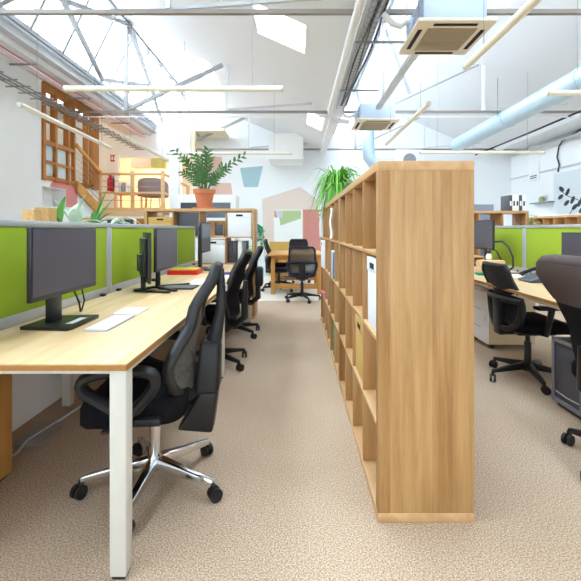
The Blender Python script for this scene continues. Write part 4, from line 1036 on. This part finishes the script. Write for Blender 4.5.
fo = MB(); rnd = random.Random(4)
for i in range(60):
    a = rnd.uniform(0,2*PI); fo.leaf((rnd.uniform(-.07,.07), rnd.uniform(-.05,.05), rnd.uniform(.14,.27)), (math.cos(a),math.sin(a),.3), (0,0,1), .05,.03,.2,3)
fo.build('foliage', M['leafd'], t)
for i,(x,m,l) in enumerate(((-4.42,'lilac','pale lilac'),(-4.33,'greyb','grey-blue'),(-4.24,'paper','white'))):
    tag(box(-.035,.035,-.1,.1,0,.28,.003).build('ring_binder', M[m], None, loc=(x,10.2,ZP+.45)), '%s binder on the table behind the landing railing' % l, 'binder', 'binders behind the railing')
tag(MB().lathe([(.001,0),(.075,0),(.08,.03),(.06,.075),(.001,.095)], 16, (0,0,0)).build('camera_dome', M['tower'], None, loc=(-2.85,YB-.7,2.9+.45)), 'small dark dome camera on the white wall above the plant', 'camera')

# ------------------------------------------------------------------ far right
for i,(x,m,l) in enumerate(((3.235,'tower','dark grey binder first from the left on the right bookcase top'),(3.285,'paper','white binder second from the left on the right bookcase top'),(3.335,'paper','white binder third from the left on the right bookcase top'),(3.385,'tower','dark binder fourth from the left on the right bookcase top'),(3.435,'paper','white binder at the right end of the bookcase top'))):
    t = thing('ring_binder', l, 'binder', (x,6.2,1.464), 0, 'binders on the right bookcase')
    box(-.022,.022,-.13,.13,0,.24,.003).build('cover', M[m], t); box(-.012,.012,-.132,-.13,.08,.15).build('spine_label', M['black' if m == 'paper' else 'paper'], t, smooth=False)
tag(box(2.7,3.25,6.62,6.66,0,1.60,.004).build('noticeboard', M['greyb']), 'grey-blue panel standing behind the right bookcase', 'panel')
t = thing('flowering_plant', 'small yellow-green plant at the end of the right bookcase', 'plant', (3.56,6.2,0))
MB().lathe([(.14,0),(.15,.02),(.15,1.2),(.12,1.2)], 18).build('stand', M['white'], t)
fo = MB(); rnd = random.Random(12)
for i in range(120):
    a = rnd.uniform(0,2*PI); r_ = rnd.uniform(0,.12); fo.leaf((r_*math.cos(a), r_*math.sin(a), 1.2+rnd.uniform(0,.2)), (math.cos(a),math.sin(a),rnd.uniform(-.2,.9)), (0,0,1), .07,.035,.3,3)
fo.build('foliage', M['sage'], t)
t = thing('wall_shelf', 'thin white wall shelf left of the poster', 'shelf', (XR,10.35,1.86))
box(-.16,0,-.42,.42,0,.03).build('board', M['greyb'], t, smooth=False)
t = thing('succulent', 'small yellow-green potted succulent on the wall shelf', 'plant', (XR-.09,10.35,1.89))
MB().lathe([(.05,0),(.06,.01),(.07,.1),(.06,.1)], 14).build('pot', M['sage'], t)
fo = MB()
for i in range(18):
    a = i*2.4; fo.leaf((0,0,.09), (math.cos(a),math.sin(a),.9), (0,0,1), .10,.05,.2,3)
fo.build('foliage', M['yellow'], t)
t = thing('poster', 'pale blue poster with dark leaf branches on the right wall', 'poster', (XR-.001,0,0))
box(-.03,0,8.4,9.96,1.58,2.55,.003).build('board', M['poster'], t)
b = MB(); rnd = random.Random(8)
def lf(y, z, ang, ln, wd):
    n = 10; P = []
    for i in range(n): q = 2*PI*i/n; P.append((ln/2*math.cos(q), wd/2*math.sin(q)))
    ca, sa = math.cos(ang), math.sin(ang)
    b.prism([(y + p*ca - q*sa, z + p*sa + q*ca) for p, q in P], lambda a,c_,tt:(tt,a,c_), -.034, -.030)
def onposter(px, py): y_ = F*XR/(px-VX); return y_, ZC + (VY-py)*y_/F
for px, py, an in ((563,189,.5),(569,192,-.9),(562,197,-.35),(568,203,-.5),(574,200,-.9),(576,207,-.5),(581,203,-.9),(585,197,-.3),(583,210,-.6),(590,205,-.9),(592,198,-.4),(588,214,.2)):
    y_, z_ = onposter(px, py); lf(y_, z_, an, .21, .105)
for pts in (((571,214),(578,204),(590,199)),((561,190),(569,196),(580,200))):
    q = [onposter(*p) for p in pts]; b.tube([(-.034, y_, z_) for y_, z_ in q], .008, 6)
b.build('leaf_print', M['ink'], t, smooth=False)
t = thing('wall_vent', 'white ventilation panel with dark slots on the right wall near the corner', 'vent', (XR,10.78,0))
box(-.05,0,-.22,.22,2.5,3.5,.004).build('panel', M['white'], t); MB().box(-.053,-.05,-.15,.15,2.60,2.63).box(-.053,-.05,-.15,.15,2.55,2.58).build('slot', M['tower'], t, smooth=False)
tag(MB().tube([(XR-.04,9.0,3.42),(XR-.05,9.6,3.30),(XR-.04,9.75,3.2),(XR-.05,9.8,2.95),(XR-.03,9.75,2.75),(XR-.04,9.78,2.58)], .018, 8).build('wall_cable', M['cable']), 'black cable hanging down the right wall above the poster', 'cable')
tag(MB().tube([(XR-.2,YF,TIE-.16),(XR-.2,11.5,TIE-.16)], .03, 8).build('conduit_pipe', M['greysteel']), 'thin grey conduit along the head of the right wall', 'pipe')
tag(MB().tube([(5.3,4.0,TIE-.09),(5.2,7.0,TIE-.1),(5.25,9.0,TIE-.09),(5.3,11.9,TIE-.06)], .022, 8).build('black_conduit', M['cable']), 'black conduit under the right roof valley beyond the duct', 'pipe')

# ------------------------------------------------------------------ light
wd = bpy.data.worlds.new('overcast'); bpy.context.scene.world = wd; wd.use_nodes = True
bg = wd.node_tree.nodes['Background']; bg.inputs['Color'].default_value = (0.93, 0.965, 1.0, 1); bg.inputs['Strength'].default_value = 1.0
# overcast sky: brightest overhead, dim towards the horizon, ground darker still
wn = wd.node_tree.nodes; wl = wd.node_tree.links
tcw = wn.new('ShaderNodeTexCoord'); sxw = wn.new('ShaderNodeSeparateXYZ'); mrw = wn.new('ShaderNodeMapRange')
mrw.inputs['From Min'].default_value = -0.1; mrw.inputs['From Max'].default_value = 1.0
mrw.inputs['To Min'].default_value = 1.3; mrw.inputs['To Max'].default_value = 5.0
wl.new(tcw.outputs['Generated'], sxw.inputs[0]); wl.new(sxw.outputs['Z'], mrw.inputs['Value']); wl.new(mrw.outputs['Result'], bg.inputs['Strength'])
for lx, y in ((-4.2,13.0),(-5.6,8.0)):                                            # fill lights added to brighten the cream room and the space behind the timber window
    ld = bpy.data.lights.new('fill_light', 'POINT'); ld.energy = 40 if y > 10 else 10; ld.color = (1, .93, .80); ld.shadow_soft_size = .2
    lo = bpy.data.objects.new('fill_light', ld); COL.objects.link(lo); lo.location = (lx, y, 3.4)
    tag(lo, 'warm fill light added in the cream room behind the landing' if y > 10 else 'warm fill light added in the space behind the timber window', 'lamp')

cam = bpy.data.cameras.new('camera'); co = bpy.data.objects.new('camera', cam); COL.objects.link(co)
co.location = (0, 0, ZC); co.rotation_euler = (PI/2, 0, 0)
cam.sensor_width = 36; cam.lens = 36*F/581
cam.shift_x = (290.5 - VX)/581; cam.shift_y = (VY - 290.5)/581
cam.clip_start = .05
sc = bpy.context.scene; sc.camera = co
sc.view_settings.view_transform = 'Standard'; sc.view_settings.look = 'None'; sc.view_settings.gamma = 1
sc.view_settings.exposure = 2.1; sc.view_settings.use_curve_mapping = False
sc.cycles.max_bounces = 10; sc.cycles.diffuse_bounces = 6; sc.cycles.transparent_max_bounces = 16
sc.cycles.use_denoising = True
sc.cycles.caustics_reflective = False; sc.cycles.caustics_refractive = False
